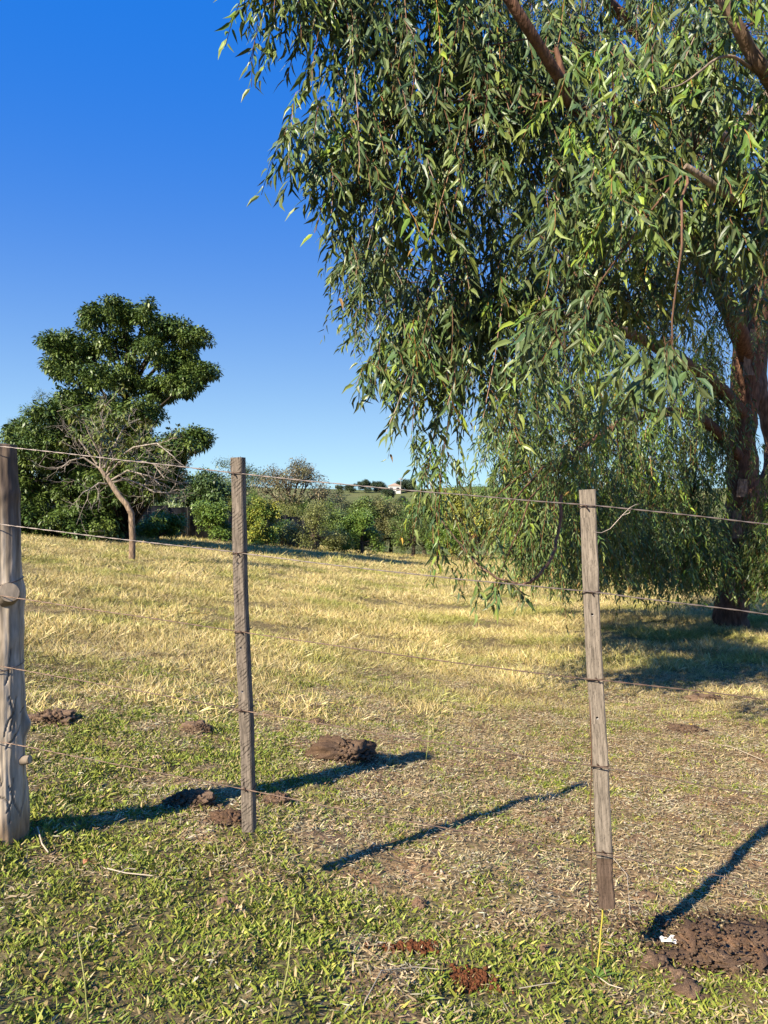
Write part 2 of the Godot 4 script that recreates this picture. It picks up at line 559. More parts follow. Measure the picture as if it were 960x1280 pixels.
func build_eucalyptus() -> void:
	var r := rnd(5)
	var foot := spot(918, 776, 14.0)
	foot.y = land(foot.x, 14.0)
	var tree := base("eucalyptus_tree", "huge drooping eucalyptus with narrow hanging leaves and red brown trunk behind the fence", "tree", foot)
	var inner := func(p): return p - foot
	var stems := []
	var dark := Color(0.30, 0.16, 0.10)
	var red := Color(0.40, 0.215, 0.135)
	var pale := Color(0.50, 0.36, 0.25)
	# stems as [place on the picture, metres away, radius]
	var trunk := [[917, 800, 14.0, .36], [916, 770, 14.0, .28], [921, 720, 14.0, .26], [927, 660, 14.0, .32], [930, 620, 14.0, .31], [926, 560, 14.0, .24], [927, 500, 13.9, .23], [932, 445, 13.8, .25], [940, 380, 13.7, .23], [950, 280, 13.6, .2], [972, 120, 13.5, .17], [985, -80, 13.5, .13], [990, -260, 13.5, .08]]
	var second := [[938, 650, 14.0, .22], [962, 600, 14.1, .19], [966, 555, 14.2, .16], [955, 510, 14.2, .145], [946, 480, 14.2, .13], [952, 420, 14.4, .12], [975, 320, 14.8, .1], [1010, 180, 15.4, .08]]
	var reach := [[932, 450, 13.8, .17], [900, 370, 12.2, .15], [850, 285, 8.8, .115], [775, 200, 6.2, .075], [716, 132, 4.9, .038], [672, 60, 4.55, .033], [636, 5, 4.4, .029], [590, -60, 4.3, .024], [520, -110, 4.3, .018]]
	var front := [[950, 280, 13.6, .15], [1010, 240, 10.0, .12], [1000, 200, 6.2, .075], [958, 112, 4.2, .036], [925, 60, 3.95, .033], [890, -5, 3.85, .030], [840, -90, 3.8, .025]]
	var stub := [[1000, 290, 6.5, .04], [935, 255, 4.6, .026], [905, 246, 4.25, .022], [872, 222, 4.1, .02], [850, 208, 4.05, .016]]
	var bare_twig := [[958, 112, 4.2, .012], [915, 75, 3.9, .009], [890, 72, 3.85, .007], [868, 88, 3.8, .006], [845, 105, 3.8, .004], [822, 112, 3.8, .002]]
	var low := [[928, 520, 13.9, .13], [880, 470, 12.6, .10], [800, 425, 10.8, .075], [730, 400, 9.2, .05], [640, 384, 7.6, .03], [560, 380, 6.7, .016]]
	var bough := [[926, 575, 14.0, .12], [870, 520, 12.6, .09], [800, 520, 11.0, .06], [740, 550, 9.8, .04], [690, 590, 9.0, .02]]
	var fork := [[722, 150, 4.95, .04], [702, 120, 4.75, .028], [698, 92, 4.7, .022], [690, 60, 4.7, .014]]
	var over := [[958, 112, 5.9, .05], [905, 170, 5.2, .04], [850, 140, 5.0, .03], [760, 60, 4.8, .02]]
	var upper := [[950, 280, 13.6, .13], [880, 150, 12.0, .1], [780, 30, 10.0, .07], [680, -60, 8.5, .045], [560, -140, 7.5, .02]]
	var loop_branch := [[702, 620, 7.2, .017], [698, 668, 7.15, .016], [689, 698, 7.05, .014], [672, 722, 7.0, .015], [652, 730, 7.05, .012], [622, 722, 6.95, .012], [598, 706, 7.0, .009], [578, 684, 7.05, .009], [562, 663, 7.0, .006], [545, 640, 7.0, .005], [530, 590, 7.0, .003]]
	var limbs := []
	for e in [[trunk, "trunk", 14, dark, red], [second, "stem", 10, red, pale], [reach, "limb", 9, red, dark], [front, "limb", 9, red, pale], [low, "limb", 8, dark, pale], [bough, "limb", 8, dark, red], [fork, "branch", 6, red, red], [over, "branch", 6, pale, pale], [stub, "branch", 7, pale, Color(0.62, 0.47, 0.34)], [bare_twig, "branch", 5, pale, Color(0.55, 0.45, 0.36)], [upper, "limb", 8, red, dark], [loop_branch, "branch", 6, red, pale]]:
		var pts := []
		var rad := []
		var world := []
		for q in e[0]:
			var p: Vector3 = spot(q[0], q[1], q[2])
			world.append(p)
		# rounded by a curve through the points
		var cv := Curve3D.new()
		for i in world.size():
			var t: Vector3 = (world[mini(i + 1, world.size() - 1)] - world[maxi(i - 1, 0)]) / 6.0
			cv.add_point(world[i], -t, t)
		for i in world.size() - 1:
			for k in 4:
				var p := cv.sample(i, k / 4.0)
				var rr: float = lerpf(e[0][i][3], e[0][i + 1][3], k / 4.0)
				p += any_dir(r) * rr * (0.7 if e[0] == loop_branch else 0.10)
				pts.append(p - foot)
				rad.append(rr * r.randf_range(0.94, 1.06))
		pts.append(world[-1] - foot)
		rad.append(e[0][-1][3])
		var s := Soup.new()
		s.tube(pts, rad, e[2], e[3], e[4], 0.08)
		part(e[1], s.build(mats.bark), tree)
		if e[0] != loop_branch: limbs.append(world)
	# pieces of loose pale bark on the trunk
	for q in [[934, 452, 13.55], [938, 425, 13.5], [922, 655, 13.6], [935, 690, 13.62], [918, 735, 13.64], [928, 610, 13.62]]:
		var s := Soup.new()
		var p := spot(q[0], q[1], q[2]) - foot
		var tall := r.randf_range(0.25, 0.5)
		var wide := r.randf_range(0.08, 0.14)
		for k in 4:
			var y0 := -tall * 0.5 + tall * k / 4.0
			var y1 := y0 + tall / 4.0
			s.quad(p + Vector3(-wide, y0, 0.02 * k), p + Vector3(wide * 0.8, y0, -0.03), p + Vector3(wide * 0.8, y1, -0.03), p + Vector3(-wide * 0.9, y1, 0.02 * (k + 1)), Color(0.52, 0.36, 0.25))
		part("bark_flake", s.build(mats.bark), tree)

	var sprigs := []
	for i in 4: sprigs.append(gum_sprig(r, r.randf_range(0.30, 0.42), 17, 0.5, 0.065, 0.135))
	for i in 3: sprigs.append(gum_sprig(r, r.randf_range(0.45, 0.62), 24, 0.75, 0.065, 0.13))
	for i in 3: sprigs.append(gum_sprig(r, r.randf_range(0.85, 1.15), 32, 0.93, 0.065, 0.115))
	# masses of foliage: [place on the picture, half width, half height, metres away, half depth in metres, sprigs, kind (0 sprays, 1 mixed, 2 long strands), share of young lime leaves]
	var masses := [
		# the front curtain, from its upper left tip round to the right
		[335, 5, 30, 32, 5.1, 0.4, 18, 0, 0.13], [385, 20, 50, 55, 5.1, 0.4, 34, 0, 0.08], [395, -70, 80, 60, 5.1, 0.4, 48, 1, 0.08], [450, 50, 65, 75, 5.1, 0.4, 59, 1, 0.07], [500, -30, 90, 70, 5.1, 0.4, 64, 1, 0.07],
		[385, 205, 26, 30, 5.1, 0.4, 11, 0, 0.13], [425, 190, 45, 55, 5.1, 0.4, 32, 0, 0.09], [480, 170, 65, 75, 5.1, 0.4, 51, 1, 0.08], [455, 245, 60, 45, 5.1, 0.4, 35, 0, 0.08], [510, 260, 65, 70, 5.1, 0.4, 48, 1, 0.08],
		[540, 110, 70, 80, 5.1, 0.4, 72, 1, 0.07], [600, 60, 80, 80, 5.1, 0.4, 72, 1, 0.07], [590, 190, 75, 90, 5.1, 0.4, 74, 1, 0.08], [660, 150, 70, 80, 5.1, 0.4, 47, 1, 0.09],
		[450, 345, 26, 34, 8.5, 0.7, 54, 0, .02], [480, 360, 40, 45, 8.5, 0.7, 56, 1, .02], [490, 420, 42, 36, 8.5, 0.7, 30, 1, .02], [465, 478, 20, 10, 5.5, 0.29, 12, 0, 0.20], [505, 455, 40, 26, 5.5, 0.4, 28, 0, 0.11], [555, 350, 70, 60, 5.5, 0.4, 48, 1, 0.07],
		[560, 420, 60, 50, 5.5, 0.4, 45, 1, 0.10], [530, 480, 34, 42, 5.5, 0.4, 22, 1, 0.10], [570, 490, 45, 55, 5.5, 0.4, 13, 1, 0.08], [615, 390, 60, 50, 5.5, 0.4, 42, 0, 0.13], [620, 470, 60, 70, 5.5, 0.4, 35, 1, 0.08], [512, 525, 12, 26, 5.5, 0.23, 3, 1, 0.10],
		[575, 545, 22, 30, 5.5, 0.4, 4, 2, 0.08],
		# the nearer right side, sunlit
		[720, 60, 80, 80, 5.3, 0.56, 56, 0, 0.13], [760, 160, 80, 70, 4.7, 0.6, 55, 0, 0.21], [690, 250, 60, 60, 5.1, 0.4, 37, 0, 0.17], [760, 270, 70, 50, 4.3, 0.5, 40, 0, 0.23], [840, 90, 70, 70, 4.6, 0.6, 50, 0, 0.23], [860, 190, 70, 60, 4.4, 0.5, 45, 0, 0.25], [920, 270, 60, 60, 4.4, 0.5, 40, 0, 0.23],
		[930, 30, 60, 50, 3.8, 0.4, 22, 0, 0.35], [850, 300, 70, 60, 4.8, 0.5, 50, 0, 0.17], [930, 380, 60, 50, 5.2, 0.5, 18, 0, 0.15], [700, 380, 70, 60, 5.4, 0.42, 48, 0, 0.13], [780, 380, 60, 50, 5.6, 0.5, 40, 0, 0.11], [705, 440, 50, 35, 4.2, 0.3, 18, 0, 0.20], [835, 462, 32, 22, 3.4, 0.2, 6, 0, 0.35],
		# behind these, filling the crown
		[640, 20, 110, 90, 8.5, 1.3, 55, 1, .03], [760, 40, 120, 100, 9.0, 1.4, 100, 1, .04], [880, 60, 120, 110, 9.0, 1.4, 103, 1, .05], [690, 300, 110, 100, 12.8, 1.2, 150, 1, .03], [800, 250, 110, 110, 8.6, 1.4, 116, 1, .04], [910, 220, 90, 110, 9.0, 1.4, 98, 1, .05], [880, 350, 90, 60, 10.5, 1.3, 182, 1, .04],
		[700, 420, 100, 70, 12.5, 1.1, 150, 2, .03], [640, 450, 70, 60, 7.6, 0.8, 22, 2, .03], [800, 420, 90, 60, 13.2, 1.2, 120, 2, .04],
		# the weeping skirt that nearly reaches the ground
		[630, 540, 34, 60, 8.8, 0.5, 22, 2, .02], [660, 560, 50, 80, 9.2, 0.7, 44, 2, .03], [720, 540, 60, 80, 8.6, 0.8, 62, 2, .05], [780, 520, 60, 90, 10.0, 0.9, 75, 2, 0.12], [840, 520, 50, 90, 11.0, 0.9, 92, 2, 0.12], [640, 640, 26, 50, 9.6, 0.5, 23, 2, .03], [690, 640, 40, 60, 8.6, 0.6, 44, 2, .06], [750, 640, 50, 60, 10.0, 0.7, 78, 2, 0.14], [810, 640, 50, 65, 11.5, 0.8, 85, 2, 0.18], [865, 620, 34, 70, 12.6, 0.7, 110, 2, 0.2], [700, 690, 40, 30, 9.0, 0.5, 21, 2, 0.1], [780, 700, 60, 30, 11.2, 0.6, 42, 2, 0.12], [860, 690, 34, 40, 12.6, 0.5, 85, 2, 0.2], [945, 720, 20, 40, 13.0, 0.4, 64, 2, 0.21], [950, 640, 16, 40, 13.2, 0.4, 14, 2, 0.16], [905, 540, 24, 60, 13.0, 0.5, 14, 2, 0.12],
		# small hanging pieces lower left
		[532, 600, 22, 26, 7.0, 0.25, 9, 2, .1], [548, 640, 24, 30, 7.0, 0.3, 8, 2, .1], [530, 660, 12, 24, 7.0, 0.2, 3, 2, .1], [590, 650, 24, 40, 8.2, 0.4, 6, 2, .05], [622, 738, 10, 6, 7.0, 0.12, 4, 0, .0], [540, 716, 5, 8, 7.0, 0.1, 2, 0, .0], [600, 705, 18, 10, 7.0, 0.15, 5, 0, .05],
		# the crown above the picture and round the far side
		[620, -150, 140, 80, 7.5, 1.5, 50, 1, .02], [780, -140, 160, 90, 7.5, 1.6, 105, 1, .03], [920, -120, 140, 90, 7.0, 1.5, 91, 1, .03], [1020, 80, 60, 120, 8.0, 1.5, 54, 1, .03], [1000, -60, 140, 120, 12.0, 2.0, 243, 1, .02], [860, -40, 140, 120, 13.5, 2.0, 227, 1, .02], [1080, 220, 90, 120, 13.0, 2.0, 196, 1, .02], [760, 120, 110, 100, 13.0, 1.6, 182, 1, .02], [1060, 460, 70, 110, 13.5, 1.5, 104, 2, .04], [1020, 300, 50, 60, 11.0, 1.0, 60, 1, .03],
		[640, 120, 110, 110, 11.0, 1.5, 220, 1, .02], [760, 200, 110, 110, 12.0, 1.5, 260, 1, .02], [880, 160, 110, 120, 12.0, 1.5, 260, 1, .02], [700, 360, 90, 70, 11.5, 1.2, 150, 2, .02], [600, 250, 60, 90, 11.0, 1.2, 110, 1, .02],
		[908, 480, 20, 50, 12.6, 0.4, 9, 2, .08], [902, 640, 16, 50, 13.2, 0.3, 12, 2, .15], [958, 600, 14, 50, 13.0, 0.3, 8, 2, .1], [880, 735, 40, 20, 12.8, 0.5, 37, 2, .12], [960, 740, 20, 24, 12.6, 0.3, 30, 1, .2], [935, 560, 18, 40, 13.2, 0.3, 5, 2, .1], [960, 440, 22, 50, 12.0, 0.4, 10, 2, .08], [830, 730, 50, 16, 11.8, 0.5, 30, 2, .1], [740, 715, 40, 16, 10.4, 0.5, 25, 2, .08],
		[650, 600, 50, 80, 11.5, .8, 110, 2, .02], [735, 590, 60, 100, 12.4, .8, 180, 2, .02], [815, 590, 55, 100, 13.2, .8, 180, 2, .03], [690, 480, 60, 50, 12.5, .8, 90, 2, .02], [870, 520, 30, 80, 13.6, .5, 50, 2, .03], [700, 690, 60, 30, 10.6, .6, 60, 2, .05], [800, 700, 60, 30, 12.4, .6, 70, 2, .06],
		[680, 720, 50, 20, 14.5, .7, 80, 2, .0], [760, 725, 60, 20, 15.0, .8, 110, 2, .02], [840, 735, 50, 20, 15.0, .8, 100, 2, .03], [955, 740, 30, 20, 14.5, .5, 50, 2, .06],
		[884, 470, 18, 60, 13.6, .4, 50, 2, .02], [888, 560, 16, 50, 13.6, .4, 50, 2, .03], [876, 700, 26, 40, 12.6, .5, 60, 1, .08], [955, 715, 16, 40, 12.6, .4, 50, 1, .14], [960, 650, 12, 40, 12.8, .3, 24, 2, .14], [660, 690, 40, 24, 9.4, .5, 36, 2, .04], [720, 680, 50, 30, 9.8, .6, 50, 2, .05], [790, 690, 50, 30, 11.0, .6, 60, 2, .05],
	]
	var placed := []
	for mass in masses:
		var centre := spot(mass[0], mass[1], mass[4])
		var rx: float = mass[2] * mass[4] / FOCAL
		var ry: float = mass[3] * mass[4] / FOCAL
		var from := near_limb(centre, limbs)
		var s := Soup.new()
		var span := from.distance_to(centre)
		var rad0 := clampf(span * 0.006, 0.004, 0.018)
		var line := []
		var rl := []
		for k in 8:
			var t := k / 7.0
			line.append(from.lerp(centre, t) + Vector3(0, sin(t * PI) * span * 0.10, 0) + any_dir(r) * span * 0.012 - foot)
			rl.append(lerpf(rad0, 0.004, t))
		if mass[6] > 3:
			s.tube(line, rl, 5, red, Color(0.24, 0.14, 0.08))
		for i in mass[6]:
			var dir := any_dir(r)
			var q := pow(r.randf(), 0.42)
			var p := centre + Vector3(dir.x * rx, dir.y * ry, dir.z * mass[5]) * q
			var kind := 0
			var pick := r.randf()
			if mass[7] == 0: kind = r.randi() % 4 if pick < 0.7 else 4 + r.randi() % 3
			elif mass[7] == 1: kind = r.randi() % 4 if pick < 0.35 else (4 + r.randi() % 3 if pick < 0.85 else 7 + r.randi() % 3)
			else: kind = 4 + r.randi() % 3 if pick < 0.4 else 7 + r.randi() % 3
			p.y += 0.12 if kind < 4 else (0.27 if kind < 7 else 0.52)
			var out := Vector3(dir.x, 0, dir.z)
			var yaw := atan2(-out.z, out.x) + r.randf_range(-0.9, 0.9)
			var size := r.randf_range(0.75, 1.2)
			var b := Basis(Vector3.UP, yaw) * Basis(Vector3(0, 0, 1), r.randf_range(-0.35, 0.3)) * Basis(Vector3(1, 0, 0), r.randf_range(-0.4, 0.4))
			var floor_y := land(p.x, -p.z) + 0.12
			var drop := (0.55 if kind < 4 else (0.85 if kind < 7 else 1.3)) * size
			if p.y - drop < floor_y:
				p.y = floor_y + drop * r.randf_range(0.95, 1.2)
			var k := r.randf_range(0.72, 1.25)
			var tint := Color(k, k, k)
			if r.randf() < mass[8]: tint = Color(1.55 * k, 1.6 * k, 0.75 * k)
			elif r.randf() < 0.25: tint = Color(1.25 * k, 1.2 * k, 0.95 * k)
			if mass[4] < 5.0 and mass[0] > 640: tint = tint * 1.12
			if mass[4] > 7.5 and mass[1] > 450: tint = Color(tint.r * 1.1, tint.g * 1.15, tint.b * 0.95)
			placed.append([Transform3D(b.scaled(Vector3.ONE * size), p - foot), kind, tint, p.distance_to(Vector3(0, EYE, 0)), p])
			if i % 6 == 0 and mass[6] > 3:
				var mid := centre.lerp(p, 0.5) + any_dir(r) * 0.05 + Vector3(0, 0.05, 0)
				s.tube([centre - foot, mid - foot, p - foot], [0.005, 0.004, 0.0025], 3, Color(0.24, 0.14, 0.08))
		if s.v.size() > 0:
			part("branch", s.build(mats.bark), tree)
	# the nearest sprays in view: every leaf a piece of its own
	placed.sort_custom(func(p, q): return p[3] < q[3])
	var single := 0
	var swarms := []
	for i in sprigs.size(): swarms.append(Swarm.new())
	for e in placed:
		var p: Vector3 = e[4]
		var seen: bool = absf(p.x / -p.z) < 0.47 and (p.y - EYE) / -p.z < 0.60
		var leaves: Array = sprigs[e[1]].leaves
		if seen and single + leaves.size() <= 300:
			single += leaves.size()
			for l in leaves: part("leaf", l, tree).transform = e[0]
			part("twig", sprigs[e[1]].twig, tree).transform = e[0]
		else:
			swarms[e[1]].put(e[0], e[2])
	for i in sprigs.size():
		swarm_part("foliage", swarms[i], sprigs[i].mesh, tree, "stuff")
	print("gum sprigs ", placed.size(), " single leaves ", single)


# ---------------------------------------------------------------- other trees and bushes
func leaf_cluster(r: RandomNumberGenerator, count: int, reach: float, leaf: float, aspect: float, droop: float, m: Material) -> ArrayMesh:
	var s := Soup.new()
	for i in count:
		var o := any_dir(r)
		o.y = o.y * 0.8
		var at := o * reach * pow(r.randf(), 0.5)
		var dir := (o + any_dir(r) * 0.7 + Vector3(0, -droop, 0)).normalized()
		var side := dir.cross(Vector3(r.randf_range(-0.5, 0.5), 1, r.randf_range(-0.5, 0.5))).normalized()
		var k := r.randf_range(0.75, 1.25)
		var l := leaf * r.randf_range(0.7, 1.2)
		var w := side * l * aspect * 0.5
		var q := at + dir * l * 0.45
		var tip := at + dir * l + Vector3(0, -l * 0.2, 0)
		var col := Color(k, k, k * r.randf_range(0.8, 1.0))
		s.tri(at, q - w, q + w, col)
		s.tri(q - w, tip, q + w, col)
	return s.build(m)


func fill(swarms: Array, r: RandomNumberGenerator, centre: Vector3, radius: Vector3, count: int, ca: Color, cb: Color, size: float, hollow := 0.45) -> void:
	for i in count:
		var o := any_dir(r)
		if o.y < -0.45 and r.randf() < 0.7: o.y = -o.y
		var p := centre + o * radius * pow(r.randf_range(hollow * hollow, 1.0), 0.5)
		var c := ca.lerp(cb, r.randf())
		var k := r.randf_range(0.8, 1.2)
		var b := Basis(Vector3.UP, r.randf() * TAU) * Basis(Vector3(1, 0, 0), r.randf_range(-0.5, 0.5))
		swarms[r.randi() % swarms.size()].put(Transform3D(b.scaled(Vector3.ONE * size * r.randf_range(0.7, 1.25)), p), Color(c.r * k, c.g * k, c.b * k))


func build_broad_tree() -> void:
	var r := rnd(18)
	var dist := 31.0
	var foot := spot(158, 690, dist)
	foot.y = land(foot.x, dist)
	var tree := base("broadleaf_tree", "tall dark green broadleaf tree with tiered clumps and ragged outline behind the bare tree", "tree", foot)
	var one := Soup.new()
	var trunk := [spot(158, 700, dist), spot(157, 670, dist), spot(152, 620, dist), spot(155, 560, dist), spot(160, 500, dist), spot(162, 440, dist), spot(160, 400, dist)]
	var pts := []
	for p in trunk: pts.append(p - foot)
	one.tube(pts, [.32, .27, .24, .21, .17, .1, .04], 10, Color(0.06, 0.045, 0.03), Color(0.10, 0.075, 0.05), 0.1)
	part("trunk", one.build(mats.bark), tree)
	var kinds := []
	var swarms := []
	for i in 4:
		kinds.append(leaf_cluster(r, 40, 0.26, 0.165, 0.45, 0.25, mats.broad_leaf))
		swarms.append(Swarm.new())
	var clumps := [[122, 394, 22, 13], [150, 388, 22, 13], [182, 397, 25, 15], [212, 410, 24, 14], [244, 421, 17, 10], [74, 428, 24, 14], [104, 436, 30, 18], [145, 428, 34, 22], [190, 438, 34, 22], [224, 452, 26, 14], [254, 464, 17, 9], [80, 456, 25, 14], [120, 468, 34, 20], [165, 472, 34, 22], [204, 484, 28, 15], [236, 478, 18, 11], [96, 500, 34, 18], [140, 512, 38, 22], [178, 518, 26, 18], [62, 522, 34, 18], [100, 545, 40, 20], [42, 560, 34, 20], [75, 585, 40, 24], [130, 570, 44, 24], [180, 560, 30, 17], [222, 556, 24, 13], [246, 547, 16, 10], [205, 575, 28, 14], [30, 610, 32, 26], [80, 618, 45, 24], [130, 615, 40, 22], [180, 605, 30, 18], [214, 600, 18, 12], [40, 648, 38, 22], [92, 648, 34, 18], [190, 590, 30, 16], [10, 580, 30, 26], [5, 640, 30, 30], [60, 665, 36, 18], [130, 650, 34, 20], [25, 540, 24, 16], [110, 600, 40, 24], [60, 555, 36, 22], [160, 545, 34, 20], [120, 530, 34, 20], [15, 670, 30, 16], [105, 668, 30, 14]]
	for e in clumps:
		for layer in 2:
			var dd := dist + (r.randf_range(-2.6, -0.4) if layer == 0 else r.randf_range(0.4, 2.6))
			if e[1] < 440: dd = dist + (dd - dist) * 0.55
			var c := spot(e[0] + r.randf_range(-4, 4) * layer, e[1] + layer * 5, dd)
			var m := dist / FOCAL
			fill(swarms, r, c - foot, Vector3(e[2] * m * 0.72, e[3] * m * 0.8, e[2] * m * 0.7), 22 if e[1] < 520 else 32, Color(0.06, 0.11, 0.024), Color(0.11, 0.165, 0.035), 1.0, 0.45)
			for sub_clump in 7:
				var off := any_dir(r) * Vector3(e[2], e[3], e[2]) * m * r.randf_range(0.7, 1.1)
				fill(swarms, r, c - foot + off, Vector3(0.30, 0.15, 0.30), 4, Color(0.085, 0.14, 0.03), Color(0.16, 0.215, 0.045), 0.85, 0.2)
			var s := Soup.new()
			var t0: Vector3 = pts[clampi(int((700.0 - e[1]) / 52.0) - 1, 1, 6)]
			s.tube([t0, t0.lerp(c - foot, 0.5) + Vector3(0, 0.2, 0), c - foot], [.07, .045, .02], 5, Color(0.10, 0.08, 0.055))
			part("branch", s.build(mats.bark), tree)
	for i in 4: swarm_part("crown", swarms[i], kinds[i], tree, "stuff")


var cluster_kinds := {}


func shrub(called: String, label: String, category: String, px: float, py: float, dist: float, half: float, tall_px: float, ca: Color, cb: Color, style := "bush", density := 1.0, group := "") -> void:
	# px is its middle, py where its foot shows, half its half width and tall_px its height, all as measured at its distance
	var r := rnd(int(px * 7 + py * 13 + dist))
	var m := dist / FOCAL
	var foot := spot(px, py, dist)
	var top := foot.y + tall_px * m
	foot.y = minf(land(foot.x, dist), foot.y)
	var o := base(called, label, category, foot, group)
	var h := top - foot.y
	var w := half * m
	if cluster_kinds.is_empty():
		for i in 3:
			cluster_kinds["bush%d" % i] = leaf_cluster(r, 34, 0.30, 0.17, 0.5, 0.2, mats.broad_leaf)
			cluster_kinds["fine%d" % i] = leaf_cluster(r, 40, 0.34, 0.10, 0.55, 0.1, mats.broad_leaf)
			cluster_kinds["long%d" % i] = leaf_cluster(r, 22, 0.25, 0.75, 0.12, 0.0, mats.broad_leaf)
	var family := "long" if style == "reed" else ("fine" if style in ["fine", "umbrella", "bare"] else "bush")
	var swarms := [Swarm.new(), Swarm.new(), Swarm.new()]
	var s := Soup.new()
	var bare := Color(0.22, 0.17, 0.125)
	var size := clampf(w / 2.2, 0.7, 1.5)
	var count := int((11 if style != "umbrella" else 9) * density) + 3
	var trunk_top := h * (0.35 if style in ["bush", "fine", "reed"] else 0.55)
	s.tube([Vector3(0, -0.2, 0), Vector3(w * 0.03, trunk_top * 0.5, 0), Vector3(-w * 0.02, trunk_top, 0)], [w * 0.065 + 0.04, w * 0.05 + 0.03, w * 0.035 + 0.02], 7, bare)
	part("trunk", s.build(mats.bark), o)
	var limbs := Soup.new()
	for i in count:
		var a := i * 2.4 + r.randf_range(-0.4, 0.4)
		var q := sqrt((i + 0.4) / count)
		var y: float
		var rad: Vector3
		if style == "umbrella":
			y = h * (0.90 - 0.25 * q * q + r.randf_range(-0.08, 0.04))
			rad = Vector3(w * 0.32, h * 0.07, w * 0.32)
		elif style == "bare":
			y = h * (0.88 - 0.38 * q * q + r.randf_range(-0.1, 0.04))
			rad = Vector3(w * 0.30, h * 0.12, w * 0.30)
		else:
			y = h * lerpf(0.16, 0.80, r.randf()) if q > 0.5 else h * r.randf_range(0.5, 0.84)
			rad = Vector3(w * 0.34, h * 0.20, w * 0.34)
		var spread := w * 0.78 * q
		if style in ["bush", "fine", "reed"]:
			spread *= sqrt(clampf(1.15 - pow((y / h - 0.35) / 0.62, 2.0), 0.1, 1.0))
		var c := Vector3(cos(a) * spread, y, sin(a) * spread)
		var n := int((30 if style in ["bush", "fine"] else 20) * density)
		if style == "bare": n = int(16 * density)
		fill(swarms, r, c, rad, n, ca, cb, size, 0.35)
		var root := Vector3(0, trunk_top * r.randf_range(0.7, 1.0), 0)
		var mid := root.lerp(c, 0.55) + Vector3(0, -h * 0.03, 0)
		limbs.tube([root, mid, c], [w * 0.028 + 0.015, w * 0.018 + 0.01, 0.012], 5, bare)
		if style == "bare":
			for k in 7:
				var tip := c + any_dir(r) * rad * 1.15
				limbs.tube([mid.lerp(c, r.randf()), c.lerp(tip, 0.5) + any_dir(r) * 0.1, tip], [0.035, 0.025, 0.012], 4, bare)
	part("limb", limbs.build(mats.bark), o)
	for i in 3: swarm_part("crown", swarms[i], cluster_kinds[family + str(i)], o, "stuff")


func twigs(s: Soup, r: RandomNumberGenerator, p: Vector3, dir: Vector3, length: float, radius: float, level: int, tips: Array) -> void:
	var pts := [p]
	var rad := [radius]
	var q := p
	var d := dir
	for i in 4:
		d = (d + any_dir(r) * 0.38 + Vector3(0, 0.03, 0)).normalized()
		q += d * length / 4.0
		pts.append(q)
		rad.append(radius * (1.0 - 0.16 * (i + 1)))
	s.tube(pts, rad, 4, Color(0.62, 0.52, 0.40), Color(0.66, 0.56, 0.45))
	tips.append(q)
	if level <= 0:
		return
	for i in (3 if level > 1 else 2):
		var at: Vector3 = pts[1 + (i + r.randi() % 2) % 4]
		var nd := (d + any_dir(r) * 0.95).normalized()
		twigs(s, r, at, nd, length * r.randf_range(0.5, 0.8), radius * 0.55, level - 1, tips)


func build_bare_tree() -> void:
	var r := rnd(41)
	var dist := 20.0
	var foot := spot(164, 702, dist)
	foot.y = land(foot.x, dist)
	var tree := base("bare_tree", "small leaning half dead tree with pale crooked bare branches in the dry field", "tree", foot)
	var s := Soup.new()
	var pts := []
	for q in [[164, 712], [164, 701], [165, 672], [164, 642], [158, 630], [149, 620], [142, 609], [135, 598], [125, 585]]:
		pts.append(spot(q[0], q[1], dist) - foot)
	s.tube(pts, [.10, .082, .075, .073, .073, .07, .066, .058, .04], 10, Color(0.50, 0.34, 0.21), Color(0.64, 0.50, 0.37), 0.07)
	part("trunk", s.build(mats.bark), tree)
	var tips := []
	var arms := [[[139, 603], [157, 599], [175, 605], [192, 615], [210, 616], [219, 613]], [[134, 605], [124, 604], [114, 611], [103, 616]], [[126, 587], [127, 554], [131, 532], [127, 515]], [[135, 595], [149, 578], [175, 576], [192, 580], [206, 598]], [[134, 592], [140, 578], [168, 559], [197, 554], [219, 572]], [[126, 586], [105, 572], [88, 576], [77, 585]], [[122, 580], [100, 550], [83, 545]], [[131, 585], [142, 560], [157, 532], [175, 524]], [[127, 570], [112, 540], [104, 520]], [[140, 600], [160, 588], [190, 596], [200, 606]]]
	for arm in arms:
		var b := Soup.new()
		var line := []
		var rad := []
		var drift := r.randf_range(-1.0, 1.0)
		for i in arm.size():
			line.append(spot(arm[i][0], arm[i][1], dist + drift * i / (arm.size() - 1.0)) - foot)
			rad.append(lerpf(0.030, 0.011, i / (arm.size() - 1.0)))
		b.tube(line, rad, 6, Color(0.74, 0.62, 0.48), Color(0.74, 0.64, 0.52))
		for i in range(1, arm.size()):
			for k in 2:
				var d: Vector3 = (line[i] - line[i - 1]).normalized() + any_dir(r) * 0.9
				twigs(b, r, line[i - 1].lerp(line[i], r.randf()), d.normalized(), r.randf_range(0.5, 1.0), 0.010, 2, tips)
		part("branch", b.build(mats.bark), tree)
	var kind := leaf_cluster(r, 14, 0.16, 0.15, 0.45, 0.4, mats.broad_leaf)
	var sw := Swarm.new()
	for p in tips:
		var high: float = (p.y - 2.3) * 0.35
		if r.randf() < clampf(high, 0.0, 0.14):
			sw.put(Transform3D(Basis(Vector3.UP, r.randf() * TAU), p), Color(0.16, 0.17, 0.03).lerp(Color(0.10, 0.15, 0.03), r.randf()))
	swarm_part("leaves", sw, kind, tree, "stuff")


